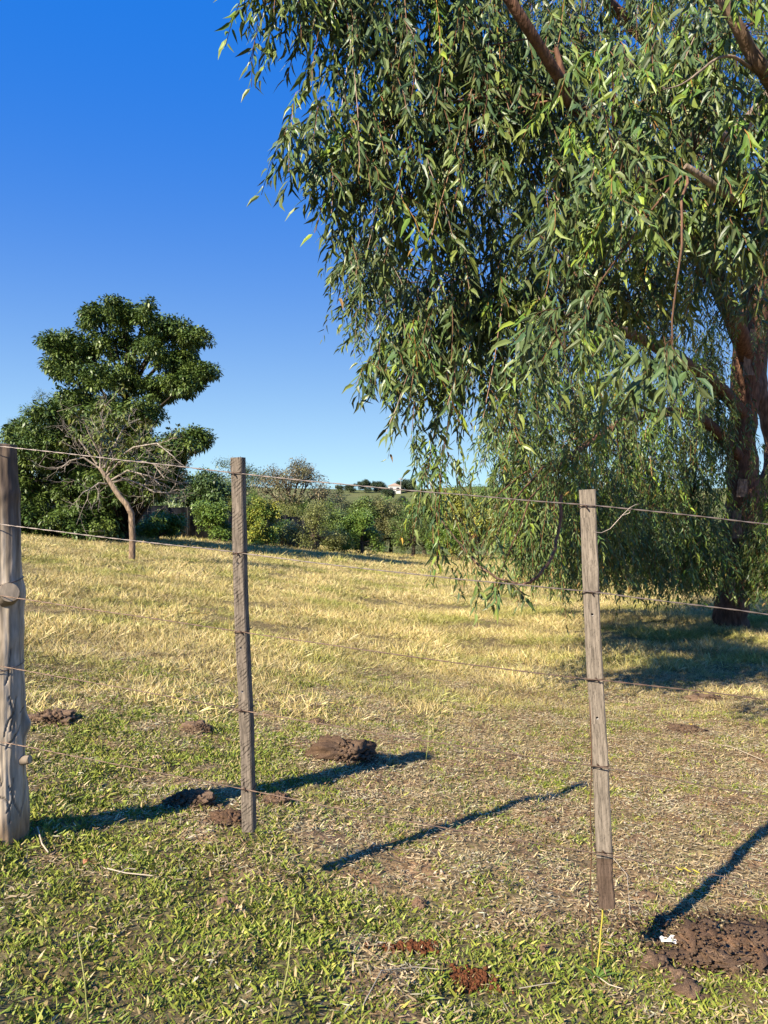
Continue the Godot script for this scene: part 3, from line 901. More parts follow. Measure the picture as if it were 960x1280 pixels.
func build_background() -> void:
	# the boundary wall behind the trees
	var wall := base("boundary_wall", "dark grey concrete panel wall in the shade under the trees", "wall", Vector3.ZERO)
	var a := spot(-60, 660, 36.0)
	var b := spot(400, 680, 50.0)
	var count := 16
	for i in count:
		var p := a.lerp(b, float(i) / count)
		var q := a.lerp(b, float(i + 1) / count)
		var bot := minf(land(p.x, -p.z), land(q.x, -q.z)) - 0.2
		var top := lerpf(1.75, 0.0, float(i) / count)
		var s := BoxMesh.new()
		s.size = Vector3(p.distance_to(q) - 0.16, top - bot, 0.08)
		s.material = mats.wall
		var o := part("panel", s, wall, (p + q) * 0.5)
		o.position.y = (top + bot) * 0.5
		o.rotation.y = -atan2(q.z - p.z, q.x - p.x)
		var post := BoxMesh.new()
		post.size = Vector3(0.16, top - bot + 0.12, 0.16)
		post.material = mats.wall
		var k := part("post", post, wall, Vector3(p.x, (top + bot) * 0.5 + 0.06, p.z))
		k.rotation.y = o.rotation.y
	var dark_a := Color(0.064, 0.108, 0.028)
	var dark_b := Color(0.108, 0.162, 0.046)
	var green_a := Color(0.106, 0.194, 0.035)
	var green_b := Color(0.194, 0.276, 0.048)
	var lime_a := Color(0.227, 0.292, 0.041)
	var lime_b := Color(0.421, 0.406, 0.062)
	var olive_a := Color(0.19, 0.22, 0.06)
	var olive_b := Color(0.26, 0.26, 0.085)
	var brown_a := Color(0.20, 0.195, 0.08)
	var brown_b := Color(0.27, 0.235, 0.10)
	shrub("grey_green_tree", "grey green tree showing above the left side of the dark broadleaf tree", "tree", 58, 680, 55, 36, 196, Color(0.114, 0.162, 0.076), Color(0.162, 0.203, 0.096), "fine")
	shrub("grey_green_tree", "thin pale tree top just above the round log post", "tree", 16, 680, 62, 16, 158, Color(0.130, 0.179, 0.090), Color(0.179, 0.218, 0.110), "fine", 0.7)
	shrub("dark_tree", "rounded dark green tree between the broadleaf tree and the left batten", "tree", 252, 690, 58, 56, 102, dark_a, dark_b, "bush", 1.4)
	shrub("umbrella_tree", "flat topped airy tree behind the top of the left batten", "tree", 297, 690, 70, 54, 122, Color(0.121, 0.162, 0.062), Color(0.162, 0.194, 0.076), "umbrella")
	shrub("grey_brown_tree", "nearly leafless grey brown spreading tree right of the left batten", "tree", 366, 690, 62, 60, 121, Color(0.244, 0.186, 0.103), Color(0.194, 0.194, 0.083), "bare", 1.25)
	shrub("leafy_bush", "yellow green bush against the dark wall right of the bare tree", "bush", 196, 684, 37, 36, 46, green_a, lime_a, "bush")
	shrub("reed_clump", "pale grey green clump of long leaves above the dark wall", "reeds", 222, 676, 47, 24, 44, Color(0.308, 0.373, 0.166), Color(0.421, 0.470, 0.221), "reed", 0.8)
	shrub("leafy_bush", "fresh green rounded bush just left of the left batten", "bush", 266, 688, 43, 30, 62, green_a, green_b, "bush")
	shrub("leafy_bush", "bush with yellow top and dark base just right of the left batten", "bush", 325, 688, 43, 25, 70, green_a, lime_b, "bush", 1.1)
	shrub("leafy_bush", "dark low bush beside the yellow topped bush", "bush", 352, 686, 47, 16, 36, dark_a, green_a, "bush", 0.8)
	shrub("olive_tree", "olive brown fine leaved small tree with pale trunk in the middle distance", "tree", 392, 690, 45, 42, 66, olive_a, olive_b, "fine")
	shrub("leafy_bush", "bright green bush beside the olive brown tree", "bush", 452, 690, 47, 28, 52, green_a, green_b, "bush")
	shrub("leafy_bush", "small green bush low at the edge of the dry field", "bush", 424, 692, 46, 14, 30, green_a, green_b, "bush", 0.7)
	shrub("brown_tree", "dull brown leafed tree behind the bright green bush", "tree", 474, 690, 60, 40, 68, brown_a, olive_b, "fine")
	shrub("brown_tree", "brownish green bushy tree left of the hanging eucalyptus tuft", "tree", 516, 693, 54, 34, 62, olive_a, green_a, "fine")
	shrub("yellowing_tree", "yellowing bushy tree behind the hanging eucalyptus branch", "tree", 590, 697, 52, 46, 88, olive_a, lime_b, "bush", 1.2)
	shrub("yellowing_tree", "yellow green tree seen left of the skirt of the eucalyptus", "tree", 640, 699, 50, 34, 86, olive_b, lime_b, "bush", 1.2)
	shrub("leafy_bush", "green bush in front of the yellowing tree at the field edge", "bush", 556, 697, 48, 24, 44, green_a, lime_a, "bush")
	shrub("dark_tree", "dark tree behind the eucalyptus skirt beside the right batten", "tree", 700, 705, 48, 46, 110, dark_a, green_a, "bush", 1.2)
	shrub("dark_tree", "dark tree behind the hanging strands left of the eucalyptus trunk", "tree", 800, 712, 46, 60, 110, dark_a, green_a, "bush", 1.2)
	shrub("leafy_bush", "green bush behind the foot of the eucalyptus trunk", "bush", 950, 722, 36, 60, 80, green_a, olive_b, "bush", 1.2)
	shrub("grey_brown_tree", "brown grey tree in the gap between the olive tree and the hill", "tree", 430, 690, 66, 26, 78, brown_a, olive_a, "fine")
	for e in [[236, 58, 30, 62, "green hedge bush behind the reed clump"], [285, 57, 30, 58, "hedge bush hidden partly by the left batten"], [312, 60, 26, 66, "dark hedge bush behind the yellow topped bush"], [345, 58, 30, 54, "hedge bush under the bare grey brown tree"], [378, 60, 30, 62, "hedge bush behind the olive brown tree"], [412, 57, 30, 60, "sunlit hedge bush right of the olive brown tree"], [448, 60, 30, 60, "hedge bush behind the bright green bush"], [488, 62, 32, 62, "dull hedge bush below the far hillside"], [530, 60, 34, 66, "hedge bush behind the hanging eucalyptus tuft"], [566, 62, 32, 76, "yellow green hedge bush left of the yellowing tree"], [612, 60, 34, 84, "tall hedge bush right of the yellowing tree"], [664, 58, 36, 92, "tall hedge bush behind the eucalyptus skirt"]]:
		var mixed: Color = [green_a, olive_a, green_a, olive_b, dark_b, olive_a][e[0] % 6]
		shrub("hedge_bush", e[4], "bush", e[0], 689 + (e[0] - 400) * 0.03, e[1], e[2] * 1.15, e[3] * 1.15, mixed, mixed.lerp(lime_a, 0.6), "fine" if e[0] % 3 == 0 else "bush", 1.0, "bushes of the far boundary hedge")
	# on the far hill
	for e in [[424, 614, 215, 7, 8, "leftmost small tree on the crest of the far hill"], [438, 613, 228, 9, 9, "small dark tree on the far crest, second from the left"], [456, 613, 230, 12, 13, "broad dark tree on the far crest left of the white house"], [474, 613, 232, 11, 12, "dark tree on the far crest touching the white house"], [508, 613, 230, 14, 14, "wide dark tree on the far crest right of the white house"], [482, 630, 190, 13, 20, "round dark bush standing alone on the green far slope"], [502, 634, 185, 10, 14, "low bush right of the round bush on the far slope"]]:
		shrub("far_tree", e[5], "tree", e[0], e[1], e[2], e[3], e[4], Color(0.045, 0.07, 0.03), Color(0.07, 0.10, 0.045), "bush", 1.0)
	var at := spot(493, 615, 226)
	at.y = land(at.x, 226)
	var house := base("white_house", "tiny white house on the crest of the far hill", "house", at)
	var walls := BoxMesh.new()
	walls.size = Vector3(3.6, 2.2, 3.4)
	var white := material(0.8)
	white.albedo_color = Color(0.86, 0.85, 0.82)
	walls.material = white
	part("wall", walls, house, Vector3(0, 1.0, 0))
	var roof := PrismMesh.new()
	roof.size = Vector3(4.0, 0.8, 3.8)
	var tile := material(0.9)
	tile.albedo_color = Color(0.72, 0.62, 0.56)
	roof.material = tile
	part("roof", roof, house, Vector3(0, 2.5, 0))
	var pane := BoxMesh.new()
	pane.size = Vector3(0.9, 0.9, 0.05)
	var glass := material(0.2)
	glass.albedo_color = Color(0.12, 0.14, 0.17)
	pane.material = glass
	for x in [-1.2, 1.2]: part("window", pane, house, Vector3(x * 0.8, 1.2, 1.73))
	at = spot(501, 615, 222)
	at.y = land(at.x, 222)
	var pole := base("utility_pole", "thin utility pole beside the white house on the far hill", "pole", at)
	var s := Soup.new()
	s.tube([Vector3(0, -0.5, 0), Vector3(0, 4.6, 0)], [0.14, 0.10], 8, Color(0.3, 0.27, 0.24))
	part("shaft", s.build(mats.plain), pole)
	var cross := BoxMesh.new()
	cross.size = Vector3(1.4, 0.12, 0.12)
	cross.material = tile
	part("crossarm", cross, pole, Vector3(0, 4.2, 0.12))


# ---------------------------------------------------------------- the fence
func build_log_post() -> void:
	var r := rnd(9)
	var d := 2.97
	var x := spot(0.5, 640, d).x
	var ground_y := land(x, d)
	var post := base("log_post", "thick round weathered log post with sawn knots and carved beetle tracks at the left edge", "post", Vector3(x, ground_y, -d))
	var top := spot(0, 556, d).y - ground_y
	var tracks := []
	for k in 11:                                   # winding tracks as polylines of [angle, height]
		var p := Vector2(r.randf_range(-1.5, -0.2), r.randf_range(0.06, 0.62))
		var line := [p]
		var h := r.randf_range(0.6, 2.4)
		for q in 5:
			h += r.randf_range(-0.5, 0.5)
			p += Vector2(cos(h) * 0.18, sin(h) * 0.028)
			line.append(p)
		tracks.append(line)
	var rings := 330
	var around := 110
	var v := PackedVector3Array()
	var c := PackedColorArray()
	var ix := PackedInt32Array()
	for i in rings + 1:
		var y := -0.15 + (top + 0.15) * i / rings
		for k in around:
			var a := TAU * k / around
			var rad := lerpf(0.073, 0.059, clampf(y / top, 0.0, 1.0))
			rad *= 1.06 / pow(pow(absf(cos(a)), 2.5) + pow(absf(sin(a)), 2.5), 0.4)
			rad += 0.007 * noise_b.get_noise_3d(cos(a) * 0.6, y * 2.0, sin(a) * 0.6) + 0.004 * sin(a * 2.0 + y * 2.0)
			rad += 0.0035 * noise_b.get_noise_3d(cos(a) * 6.0, y * 1.5, sin(a) * 6.0) + 0.010 * noise_a.get_noise_3d(cos(a) * 0.8, y * 4.0, sin(a) * 0.8)
			rad += 0.020 * exp(-pow((y - 0.43) / 0.035, 2.0) - pow((a - 0.15) / 0.35, 2.0))        # a swelling by the upper stub
			rad += 0.010 * exp(-pow((y - 0.93) / 0.05, 2.0)) + 0.006 * exp(-pow((y - 1.31) / 0.03, 2.0))
			var deep := 0.0
			if a < 0.6 or a > 4.2:
				var p := Vector2(a if a < 3.0 else a - TAU, y)
				if y < 0.8:
					for line in tracks:
						for q in line.size() - 1:
							var f := Vector2((line[q].x) * 0.1, line[q].y)
							var g := Vector2((line[q + 1].x) * 0.1, line[q + 1].y)
							var pp := Vector2(p.x * 0.1, p.y)
							if absf(pp.y - f.y) > 0.05: continue
							var near := Geometry2D.get_closest_point_to_segment(pp, f, g)
							deep = maxf(deep, 1.0 - smoothstep(0.001, 0.0042, near.distance_to(pp)))
			rad -= deep * 0.006
			v.append(Vector3(cos(a) * rad, y, -sin(a) * rad))
			var grain := noise_b.get_noise_3d(cos(a) * 3.0, y * 0.8, sin(a) * 3.0)
			var col := Color(0.76, 0.64, 0.49).lerp(Color(0.48, 0.39, 0.28), clampf(0.4 + grain * 1.6, 0.0, 1.0))
			var up := smoothstep(top - 0.50, top - 0.16, y + grain * 0.16)
			col = col.lerp(Color(0.15, 0.105, 0.075), up * 0.92)
			col = col.lerp(Color(0.36, 0.22, 0.11), smoothstep(0.16, 0.02, y + grain * 0.06) * 0.8)
			col = col.lerp(Color(0.10, 0.075, 0.055), deep * 0.75)
			c.append(col)
	var centre := v.size()
	v.append(Vector3(0, top + 0.006, 0))
	c.append(Color(0.16, 0.12, 0.09))
	for i in rings:
		for k in around:
			var j := (k + 1) % around
			var p := i * around + k
			var q := i * around + j
			ix.append_array(PackedInt32Array([p, p + around, q + around, p, q + around, q]))
	for k in around:
		ix.append_array(PackedInt32Array([rings * around + k, centre, rings * around + (k + 1) % around]))
	var arr := []
	arr.resize(Mesh.ARRAY_MAX)
	arr[Mesh.ARRAY_VERTEX] = v
	arr[Mesh.ARRAY_COLOR] = c
	arr[Mesh.ARRAY_INDEX] = ix
	var st := SurfaceTool.new()
	st.create_from_arrays(arr)
	st.generate_normals()
	st.set_material(mats.log_wood)
	part("log", st.commit(), post)
	# sawn branch stubs: a collar and a pale cut face
	for e in [[1.05, 0.93, 0.036, 0.022, Vector3(0.62, 0.34, 0.70)], [0.05, 0.30, 0.016, 0.030, Vector3(1.0, 0.12, 0.12)]]:
		var dir: Vector3 = e[4].normalized()
		var at := Vector3(dir.x, 0, dir.z).normalized() * 0.054 + Vector3(0, e[1], 0)
		var s := Soup.new()
		var closing: float = 0.35 if e[1] == 0.40 else 1.0
		s.tube([at, at + dir * (0.025 + e[3] * 0.5), at + dir * (0.025 + e[3])], [e[2] * 1.3, e[2] * 1.1 * lerpf(closing, 1.0, 0.6), e[2] * closing], 18, Color(0.34, 0.27, 0.20), Color(0.36, 0.29, 0.21), 0.05, false)
		var stub := part("branch_stub", s.build(mats.log_wood), post)
		if e[1] == 0.40:
			continue
		var face := Soup.new()
		face.smooth = true
		var mid: Vector3 = at + dir * (0.026 + e[3])
		var sx := dir.cross(Vector3.UP).normalized()
		var sy := sx.cross(dir)
		for k in 18:
			var p: Vector3 = mid + (sx * cos(TAU * k / 18) + sy * sin(TAU * k / 18)) * e[2] * 0.99
			var q: Vector3 = mid + (sx * cos(TAU * (k + 1) / 18) + sy * sin(TAU * (k + 1) / 18)) * e[2] * 0.99
			face.tri(mid + dir * 0.002, q, p, Color(0.56, 0.44, 0.30))
		part("cut_face", face.build(mats.log_wood), stub)
	# a strand of wire bound round the log
	for y in [0.98, 0.66]:
		var line := []
		var rad := []
		for k in 33:
			var a := TAU * k / 32
			line.append(Vector3(cos(a) * 0.077, y + 0.015 * sin(a + 0.6), -sin(a) * 0.077))
			rad.append(0.0016)
		var s := Soup.new()
		s.tube(line, rad, 5, Color(0.14, 0.10, 0.08))
		part("binding_wire", s.build(mats.wire), post)


func bevelled_post(w: float, t: float, l: float, m: Material) -> ArrayMesh:
	# an upright squared post with worn edges, its top end at y = l; sections vary a little
	var s := Soup.new()
	var rings := []
	var steps := 14
	for i in steps + 1:
		var y := l * i / steps
		var wx := w * 0.5 * (1.0 + 0.03 * sin(i * 1.9))
		var tz := t * 0.5 * (1.0 + 0.03 * cos(i * 1.3))
		var e := 0.004 + 0.0015 * sin(i * 2.7)
		var shift := Vector3(0.002 * sin(i * 0.55), y, 0.002 * cos(i * 0.7))
		var ring := []
		for p in [[-wx + e, tz], [wx - e, tz], [wx, tz - e], [wx, -tz + e], [wx - e, -tz], [-wx + e, -tz], [-wx, -tz + e], [-wx, tz - e]]:
			ring.append(Vector3(p[0], 0, p[1]) + shift)
		rings.append(ring)
	for i in steps:
		for k in 8:
			var j := (k + 1) % 8
			s.quad(rings[i][k], rings[i + 1][k], rings[i + 1][j], rings[i][j], Color.WHITE)
	for k in range(1, 7):
		s.tri(rings[0][0], rings[0][k], rings[0][k + 1], Color.WHITE)
		s.tri(rings[steps][0], rings[steps][k + 1], rings[steps][k], Color.WHITE)
	return s.build(m)


func wire_place(i: int, x: float) -> Vector3:
	# the five strands run with the slope: straight from the log to the right hand batten and on
	var marks := [[558, 592, 632, 655], [656, 692, 740, 768], [746, 790, 849, 874], [835, 888, 957, 994], [930, 987, 1066, 1103]]
	var a := spot(0, marks[i][0], 2.955 - 0.10)
	var b := spot(303, marks[i][1], 2.79 - 0.026)
	var c := spot(744, marks[i][2], 2.54 - 0.028)
	var d := spot(960, marks[i][3], 2.40 - 0.028)
	a.z = -2.87
	if x < b.x: return a + (b - a) * ((x - a.x) / (b.x - a.x))
	if x < c.x: return b + (c - b) * ((x - b.x) / (c.x - b.x))
	return c + (d - c) * ((x - c.x) / (d.x - c.x))


func build_fence() -> void:
	var r := rnd(3)
	var turn := atan2(0.43, 2.11)
	var wires := ["topmost wire strand of the fence, bright where it leaves the log", "second wire strand from the top of the fence", "middle of the five fence wire strands", "fourth wire strand from the top of the fence", "lowest wire strand of the fence near the batten feet"]
	for i in 5:
		var at := wire_place(i, -1.4)
		var o := base("fence_wire", wires[i], "wire", at, "wires of the fence")
		for strand in 2:
			var line := []
			var rad := []
			var x := -6.0
			while x < 5.0:
				var p := wire_place(i, x)
				var bow := sin(clampf((x + 0.49) / 1.2, 0.0, 1.0) * PI) * 0.006
				var tw := x * 62.0 + strand * PI
				p += Vector3(0, cos(tw) * 0.0012 - bow + 0.003 * noise_b.get_noise_2d(x * 1.5, i * 7.0), sin(tw) * 0.0012)
				line.append(p - at)
				rad.append(0.0013)
				x += 0.022
			var s := Soup.new()
			s.tube(line, rad, 4, Color(0.36, 0.33, 0.30) if i < 2 else Color(0.24, 0.17, 0.12), Color(0.17, 0.11, 0.08))
			part("strand", s.build(mats.wire), o)
	# the two hanging battens
	for e in [["left", Vector2(297, 572), Vector2(309, 1037), 2.79, 0.042, 0.042, "squared sawn batten with diagonal saw marks hanging on the wires near the log post", 0.0], ["right", Vector2(733, 612), Vector2(764, 1132), 2.54, 0.050, 0.036, "pale grey batten with split face and dark lower end hanging on the wires at right", 0.165]]:
		var top := spot(e[1].x, e[1].y, e[3])
		var foot := spot(e[2].x, e[2].y, e[3])
		var o := base("fence_batten", e[6], "batten", foot, "battens hanging in the fence")
		var l := top.distance_to(foot)
		o.basis = Basis(Vector3.UP, 0.0) * Basis(Quaternion(Vector3.UP, (top - foot).normalized())) * Basis(Vector3.UP, -turn)
		var timber: Material = mats.sawn_batten if e[7] == 0.0 else mats.split_batten
		var body := CSGCombiner3D.new()
		body.name = "timber"
		o.add_child(body)
		for piece in ([[0.0, l, Color(0.33, 0.28, 0.225)]] if e[7] == 0.0 else [[0.0, e[7], Color(0.19, 0.135, 0.10)], [e[7], l, Color(0.40, 0.345, 0.275)]]):
			var block := CSGMesh3D.new()
			block.name = "block"
			block.mesh = bevelled_post(e[4], e[5], piece[1] - piece[0], timber)
			block.position.y = piece[0]
			block.material = timber.duplicate()
			block.material.albedo_color = piece[2].linear_to_srgb()
			body.add_child(block, true)
		for y in ([0.955, 0.655, 0.5] if e[7] == 0.0 else [0.955, 0.62]):
			var hole := CSGCylinder3D.new()
			hole.name = "hole"
			hole.operation = CSGShape3D.OPERATION_SUBTRACTION
			hole.radius = 0.0045
			hole.height = 0.05
			hole.sides = 10
			hole.material = timber
			hole.position = Vector3(-0.002, y, e[5] * 0.5)
			hole.rotation.x = PI / 2
			body.add_child(hole, true)
		# ties: a loop of thin wire round timber and strand, its ends twisted
		for i in 5:
			var w := wire_place(i, lerpf(foot.x, top.x, 0.5))
			var y: float = (w - foot).dot((top - foot).normalized())
			var line := []
			var rad := []
			for k in 17:
				var a := TAU * k / 16.0
				var sx: float = clampf(cos(a) * 1.5, -1, 1) * (e[4] * 0.5 + 0.003)
				var sz: float = clampf(sin(a) * 1.5, -1, 1) * (e[5] * 0.5 + 0.004)
				line.append(Vector3(sx, y + 0.004 * sin(a + i), sz))
				rad.append(0.0015)
			var s := Soup.new()
			s.tube(line, rad, 5, Color(0.10, 0.065, 0.045))
			var knot := Vector3(-0.004 + 0.004 * (i % 3), y, e[5] * 0.5 + 0.006)
			s.tube([knot + Vector3(-0.006, 0.006, 0), knot + Vector3(0.0, 0.0, 0.004), knot + Vector3(0.004, -0.008, 0.002)], [0.0022, 0.003, 0.002], 5, Color(0.08, 0.05, 0.035))
			part("tie_wire", s.build(mats.wire), o)
	# a loose curl of wire by the right batten
	var at := spot(742, 664, 2.5)
	var o := base("loose_wire", "loose pale curl of wire sticking out beside the top of the right batten", "wire", at)
	var line := []
	for q in [[742, 665], [752, 666], [763, 661], [771, 652], [779, 643], [787, 635], [794, 631], [798, 630]]: line.append(spot(q[0], q[1], 2.5 - 0.03) - at)
	var s := Soup.new()
	s.tube(line, [.0012, .0012, .0012, .0012, .0012, .0012, .0011, .0008], 5, Color(0.42, 0.35, 0.28))
	part("strand", s.build(mats.wire), o)
	line = []
	for q in [[776, 645], [782, 643], [787, 641], [788, 638], [785, 638]]: line.append(spot(q[0], q[1], 2.5 - 0.03) - at)
	s = Soup.new()
	s.tube(line, [.0014, .0014, .0014, .0014, .001], 5, Color(0.42, 0.35, 0.28))
	part("strand", s.build(mats.wire), o)
	# a rusty wire that hangs down to the soil by the right batten
	at = spot(746, 1190, 2.54)
	at.y = land(at.x, 2.54)
	o = base("hanging_wire", "rusty wire hanging down to the soil along the left of the right batten", "wire", at)
	line = []
	for q in [[739, 850], [741, 900], [743, 950], [742, 1010], [744, 1070], [742, 1130], [746, 1180], [747, 1215]]: line.append(spot(q[0], q[1], 2.53) - at)
	s = Soup.new()
	s.tube(line, [.0018, .0018, .0018, .0018, .002, .0018, .0018, .0018], 5, Color(0.24, 0.13, 0.08))
	part("strand", s.build(mats.wire), o)
	# yellow string below the batten
	at = spot(757, 1200, 2.54)
	at.y = land(at.x, 2.54)
	o = base("yellow_string", "yellow plastic string hanging from the foot of the right batten to the soil", "string", at)
	line = []
	for q in [[759, 1128], [759, 1145], [757, 1165], [756, 1185], [753, 1212]]: line.append(spot(q[0], q[1], 2.54) - at)
	s = Soup.new()
	s.tube(line, [.003, .003, .0026, .003, .0026], 6, Color(0.50, 0.42, 0.07))
	part("strand", s.build(mats.plain), o)
	at = spot(858, 1083, 2.44)
	o = base("yellow_tape", "short piece of yellow string wound on the lowest wire right of the right batten", "string", at)
	line = []
	for k in 9:
		var x := lerpf(spot(842, 0, 2.45).x, spot(872, 0, 2.43).x, k / 8.0)
		line.append(wire_place(4, x) + Vector3(0, 0.0035 * cos(k * 2.0) - 0.001, 0.0035 * sin(k * 2.0)) - at)
	s = Soup.new()
	s.tube(line, [.0026, .0026, .0026, .0026, .0026, .0026, .0026, .0026, .002], 6, Color(0.50, 0.42, 0.07))
	part("strand", s.build(mats.plain), o)


# ---------------------------------------------------------------- small things on the ground
func lump(size: Vector3, seed_value: int, ca: Color, cb: Color, rough: float, fine := 60) -> ArrayMesh:
	var rows := fine / 2
	var v := PackedVector3Array()
	var c := PackedColorArray()
	var ix := PackedInt32Array()
	var off := seed_value * 13.7
	for i in rows + 1:
		for k in fine + 1:
			var th := PI * i / rows
			var a := TAU * (k % fine) / fine
			var o := Vector3(sin(th) * cos(a), cos(th), sin(th) * sin(a))
			var w := noise_a.get_noise_3d(o.x * 0.9 + off, o.y * 0.9, o.z * 0.9) * 0.7 + noise_b.get_noise_3d(o.x * 1.6 + off, o.y * 1.6, o.z * 1.6) * 0.5 + noise_b.get_noise_3d(o.x * 5.0 + off, o.y * 5.0, o.z * 5.0) * 0.34 + noise_b.get_noise_3d(o.x * 13.0 + off, o.y * 13.0, o.z * 13.0) * 0.22
			v.append(o * size * (1.0 + w * rough))
			c.append(ca.lerp(cb, clampf(0.5 + w * 1.3, 0.0, 1.0)))
	for i in rows:
		for k in fine:
			var p := i * (fine + 1) + k
			ix.append_array(PackedInt32Array([p, p + 1, p + fine + 2, p, p + fine + 2, p + fine + 1]))
	var arr := []
	arr.resize(Mesh.ARRAY_MAX)
	arr[Mesh.ARRAY_VERTEX] = v
	arr[Mesh.ARRAY_COLOR] = c
	arr[Mesh.ARRAY_INDEX] = ix
	var st := SurfaceTool.new()
	st.create_from_arrays(arr)
	st.generate_normals()
	st.set_material(mats.clod)
	return st.commit()


func crumbs(o: Node3D, size: Vector3, ca: Color, cb: Color, seed_value: int, count: int, grain := 1.0) -> void:
	# loose crumbs lying on and round a clod
	var r := rnd(seed_value)
	var sw := Swarm.new()
	for i in count:
		var q := any_dir(r)
		q.y = absf(q.y)
		var p := q * size * r.randf_range(0.9, 1.05)
		if r.randf() < 0.45:
			p = Vector3(q.x * size.x * r.randf_range(1.0, 1.5), 0, q.z * size.z * r.randf_range(1.0, 1.6))
			p.y = land(o.position.x + p.x, -(o.position.z + p.z)) + 0.004 - o.position.y
		var z := (0.25 + 1.1 * pow(r.randf(), 2.0)) * grain
		sw.put(Transform3D(Basis(any_dir(r), r.randf() * TAU).scaled(Vector3(z, z * 0.8, z)), p), ca.lerp(cb, r.randf()))
	swarm_part("crumbs", sw, lump(Vector3(0.013, 0.010, 0.012), 5, Color.WHITE, Color(0.6, 0.6, 0.6), 1.3, 10), o, "stuff")


func build_small_things() -> void:
	var brown := Color(0.44, 0.295, 0.19)
	var dark := Color(0.25, 0.16, 0.10)
	var red := Color(0.42, 0.25, 0.15)
	# clods: [pixel, half sizes in metres, label, group]
	for e in [[Vector2(427, 948), Vector3(0.175, 0.085, 0.11), "large crumbly brown dirt mound beside the shadow of the log post", brown, dark, 0.9], [Vector2(524, 1134), Vector3(0.028, 0.024, 0.026), "small round reddish clod alone in front of the long thin shadow", red, brown, 0.8], [Vector2(236, 1004), Vector3(0.085, 0.045, 0.05), "dark clod in the log post shadow left of the left batten", dark, brown, 0.9], [Vector2(344, 1003), Vector3(0.05, 0.03, 0.035), "reddish clod just right of the left batten foot", red, brown, 0.9], [Vector2(283, 1026), Vector3(0.07, 0.03, 0.045), "crumbled soil just left of the left batten foot", red, dark, 1.0], [Vector2(242, 913), Vector3(0.08, 0.035, 0.05), "dark clod in the grass between log post and left batten", dark, brown, 1.0], [Vector2(60, 902), Vector3(0.13, 0.05, 0.09), "dark dug soil heap just right of the log post stubs", dark, brown, 1.0], [Vector2(885, 876), Vector3(0.16, 0.04, 0.10), "dark clod in the grass right of the right batten", dark, brown, 1.0], [Vector2(860, 915), Vector3(0.13, 0.04, 0.08), "brown flat clod below the dark one right of the right batten", brown, dark, 1.0], [Vector2(684, 1190), Vector3(0.026, 0.018, 0.02), "small brown clod left of the yellow string", brown, dark, 0.9], [Vector2(612, 1185), Vector3(0.018, 0.012, 0.016), "tiny brown clod in the short grass near the red soil patch", brown, dark, 0.9], [Vector2(690, 1030), Vector3(0.03, 0.02, 0.025), "small dark clod left of the hanging wire", dark, brown, 0.9], [Vector2(396, 905), Vector3(0.05, 0.025, 0.03), "small dark clod behind the large dirt mound", dark, brown, 0.9]]:
		var p := ground_spot(e[0].x, e[0].y)
		var o := base("dirt_clod", e[2], "dirt clod", p + Vector3(0, e[1].y * 0.12, 0), "clods of earth in the grass")
		part("clod", lump(e[1], int(e[0].x), e[3], e[4], e[5]), o)
		if e[1].x > 0.04: crumbs(o, e[1], e[3], e[4], int(e[0].x), 420)
	# the dug heap in the lower right corner
	var heap := ground_spot(905, 1185)
	var pile := base("dirt_pile", "pile of dark broken earth in the lower right corner", "dirt pile", heap)
	var r := rnd(61)
	part("mound", lump(Vector3(0.23, 0.028, 0.11), 8, brown, dark, 1.3, 110), pile, Vector3(0.11, 0.0, 0.03))
	for k in 26:
		var q := sqrt(r.randf())
		var turn := r.randf() * TAU
		var at_x := heap.x + 0.10 + cos(turn) * q * 0.27
		var at_d := -heap.z - 0.02 - sin(turn) * q * 0.14
		var z := 0.014 + 0.05 * pow(r.randf(), 1.8)
		var p := Vector3(at_x, land(at_x, at_d) + z * 0.05 + (1.0 - q) * 0.015, -at_d)
		var o := part("lump", lump(Vector3(z * 1.6, z * 0.42, z * 0.9), k + 3, [brown, red, dark, red][k % 4], dark, 1.5, 26), pile, p - heap)
		o.rotation.y = r.randf() * TAU
	for e in [[825, 1205, .042], [850, 1222, .038], [868, 1242, .045], [815, 1120, .03], [800, 1140, .022], [840, 1150, .02]]:
		var p := ground_spot(e[0], e[1])
		part("lump", lump(Vector3(e[2] * 1.2, e[2] * 0.6, e[2]), e[0], brown, dark, 1.0, 26), pile, p - heap)
	crumbs(pile, Vector3(0.42, 0.05, 0.2), brown, dark, 99, 2600, 0.45)
	# crumbly red soil patches
	for e in [[512, 1186, 0.10, 0.035, "narrow strip of orange red crumbled soil in the foreground grass"], [592, 1228, 0.075, 0.05, "small patch of orange red crumbled soil at the bottom of the picture"]]:
		var p := ground_spot(e[0], e[1])
		var o := base("red_soil", e[4], "soil patch", p)
		var bed := Swarm.new()
		for k in 420:
			var q := Vector3(r.randfn() * 0.45 * e[2], 0, r.randfn() * 0.45 * e[3])
			q.y = land(p.x + q.x, -(p.z + q.z)) - p.y + r.randf_range(0.002, 0.014)
			var z := 0.2 + 0.6 * pow(r.randf(), 2.0)
			bed.put(Transform3D(Basis(any_dir(r), r.randf() * TAU).scaled(Vector3.ONE * z), q), Color(0.50, 0.19, 0.08).lerp(Color(0.33, 0.125, 0.06), r.randf()))
		swarm_part("crumbs", bed, lump(Vector3(0.012, 0.009, 0.011), 5, Color.WHITE, Color(0.6, 0.6, 0.6), 1.3, 10), o, "stuff")
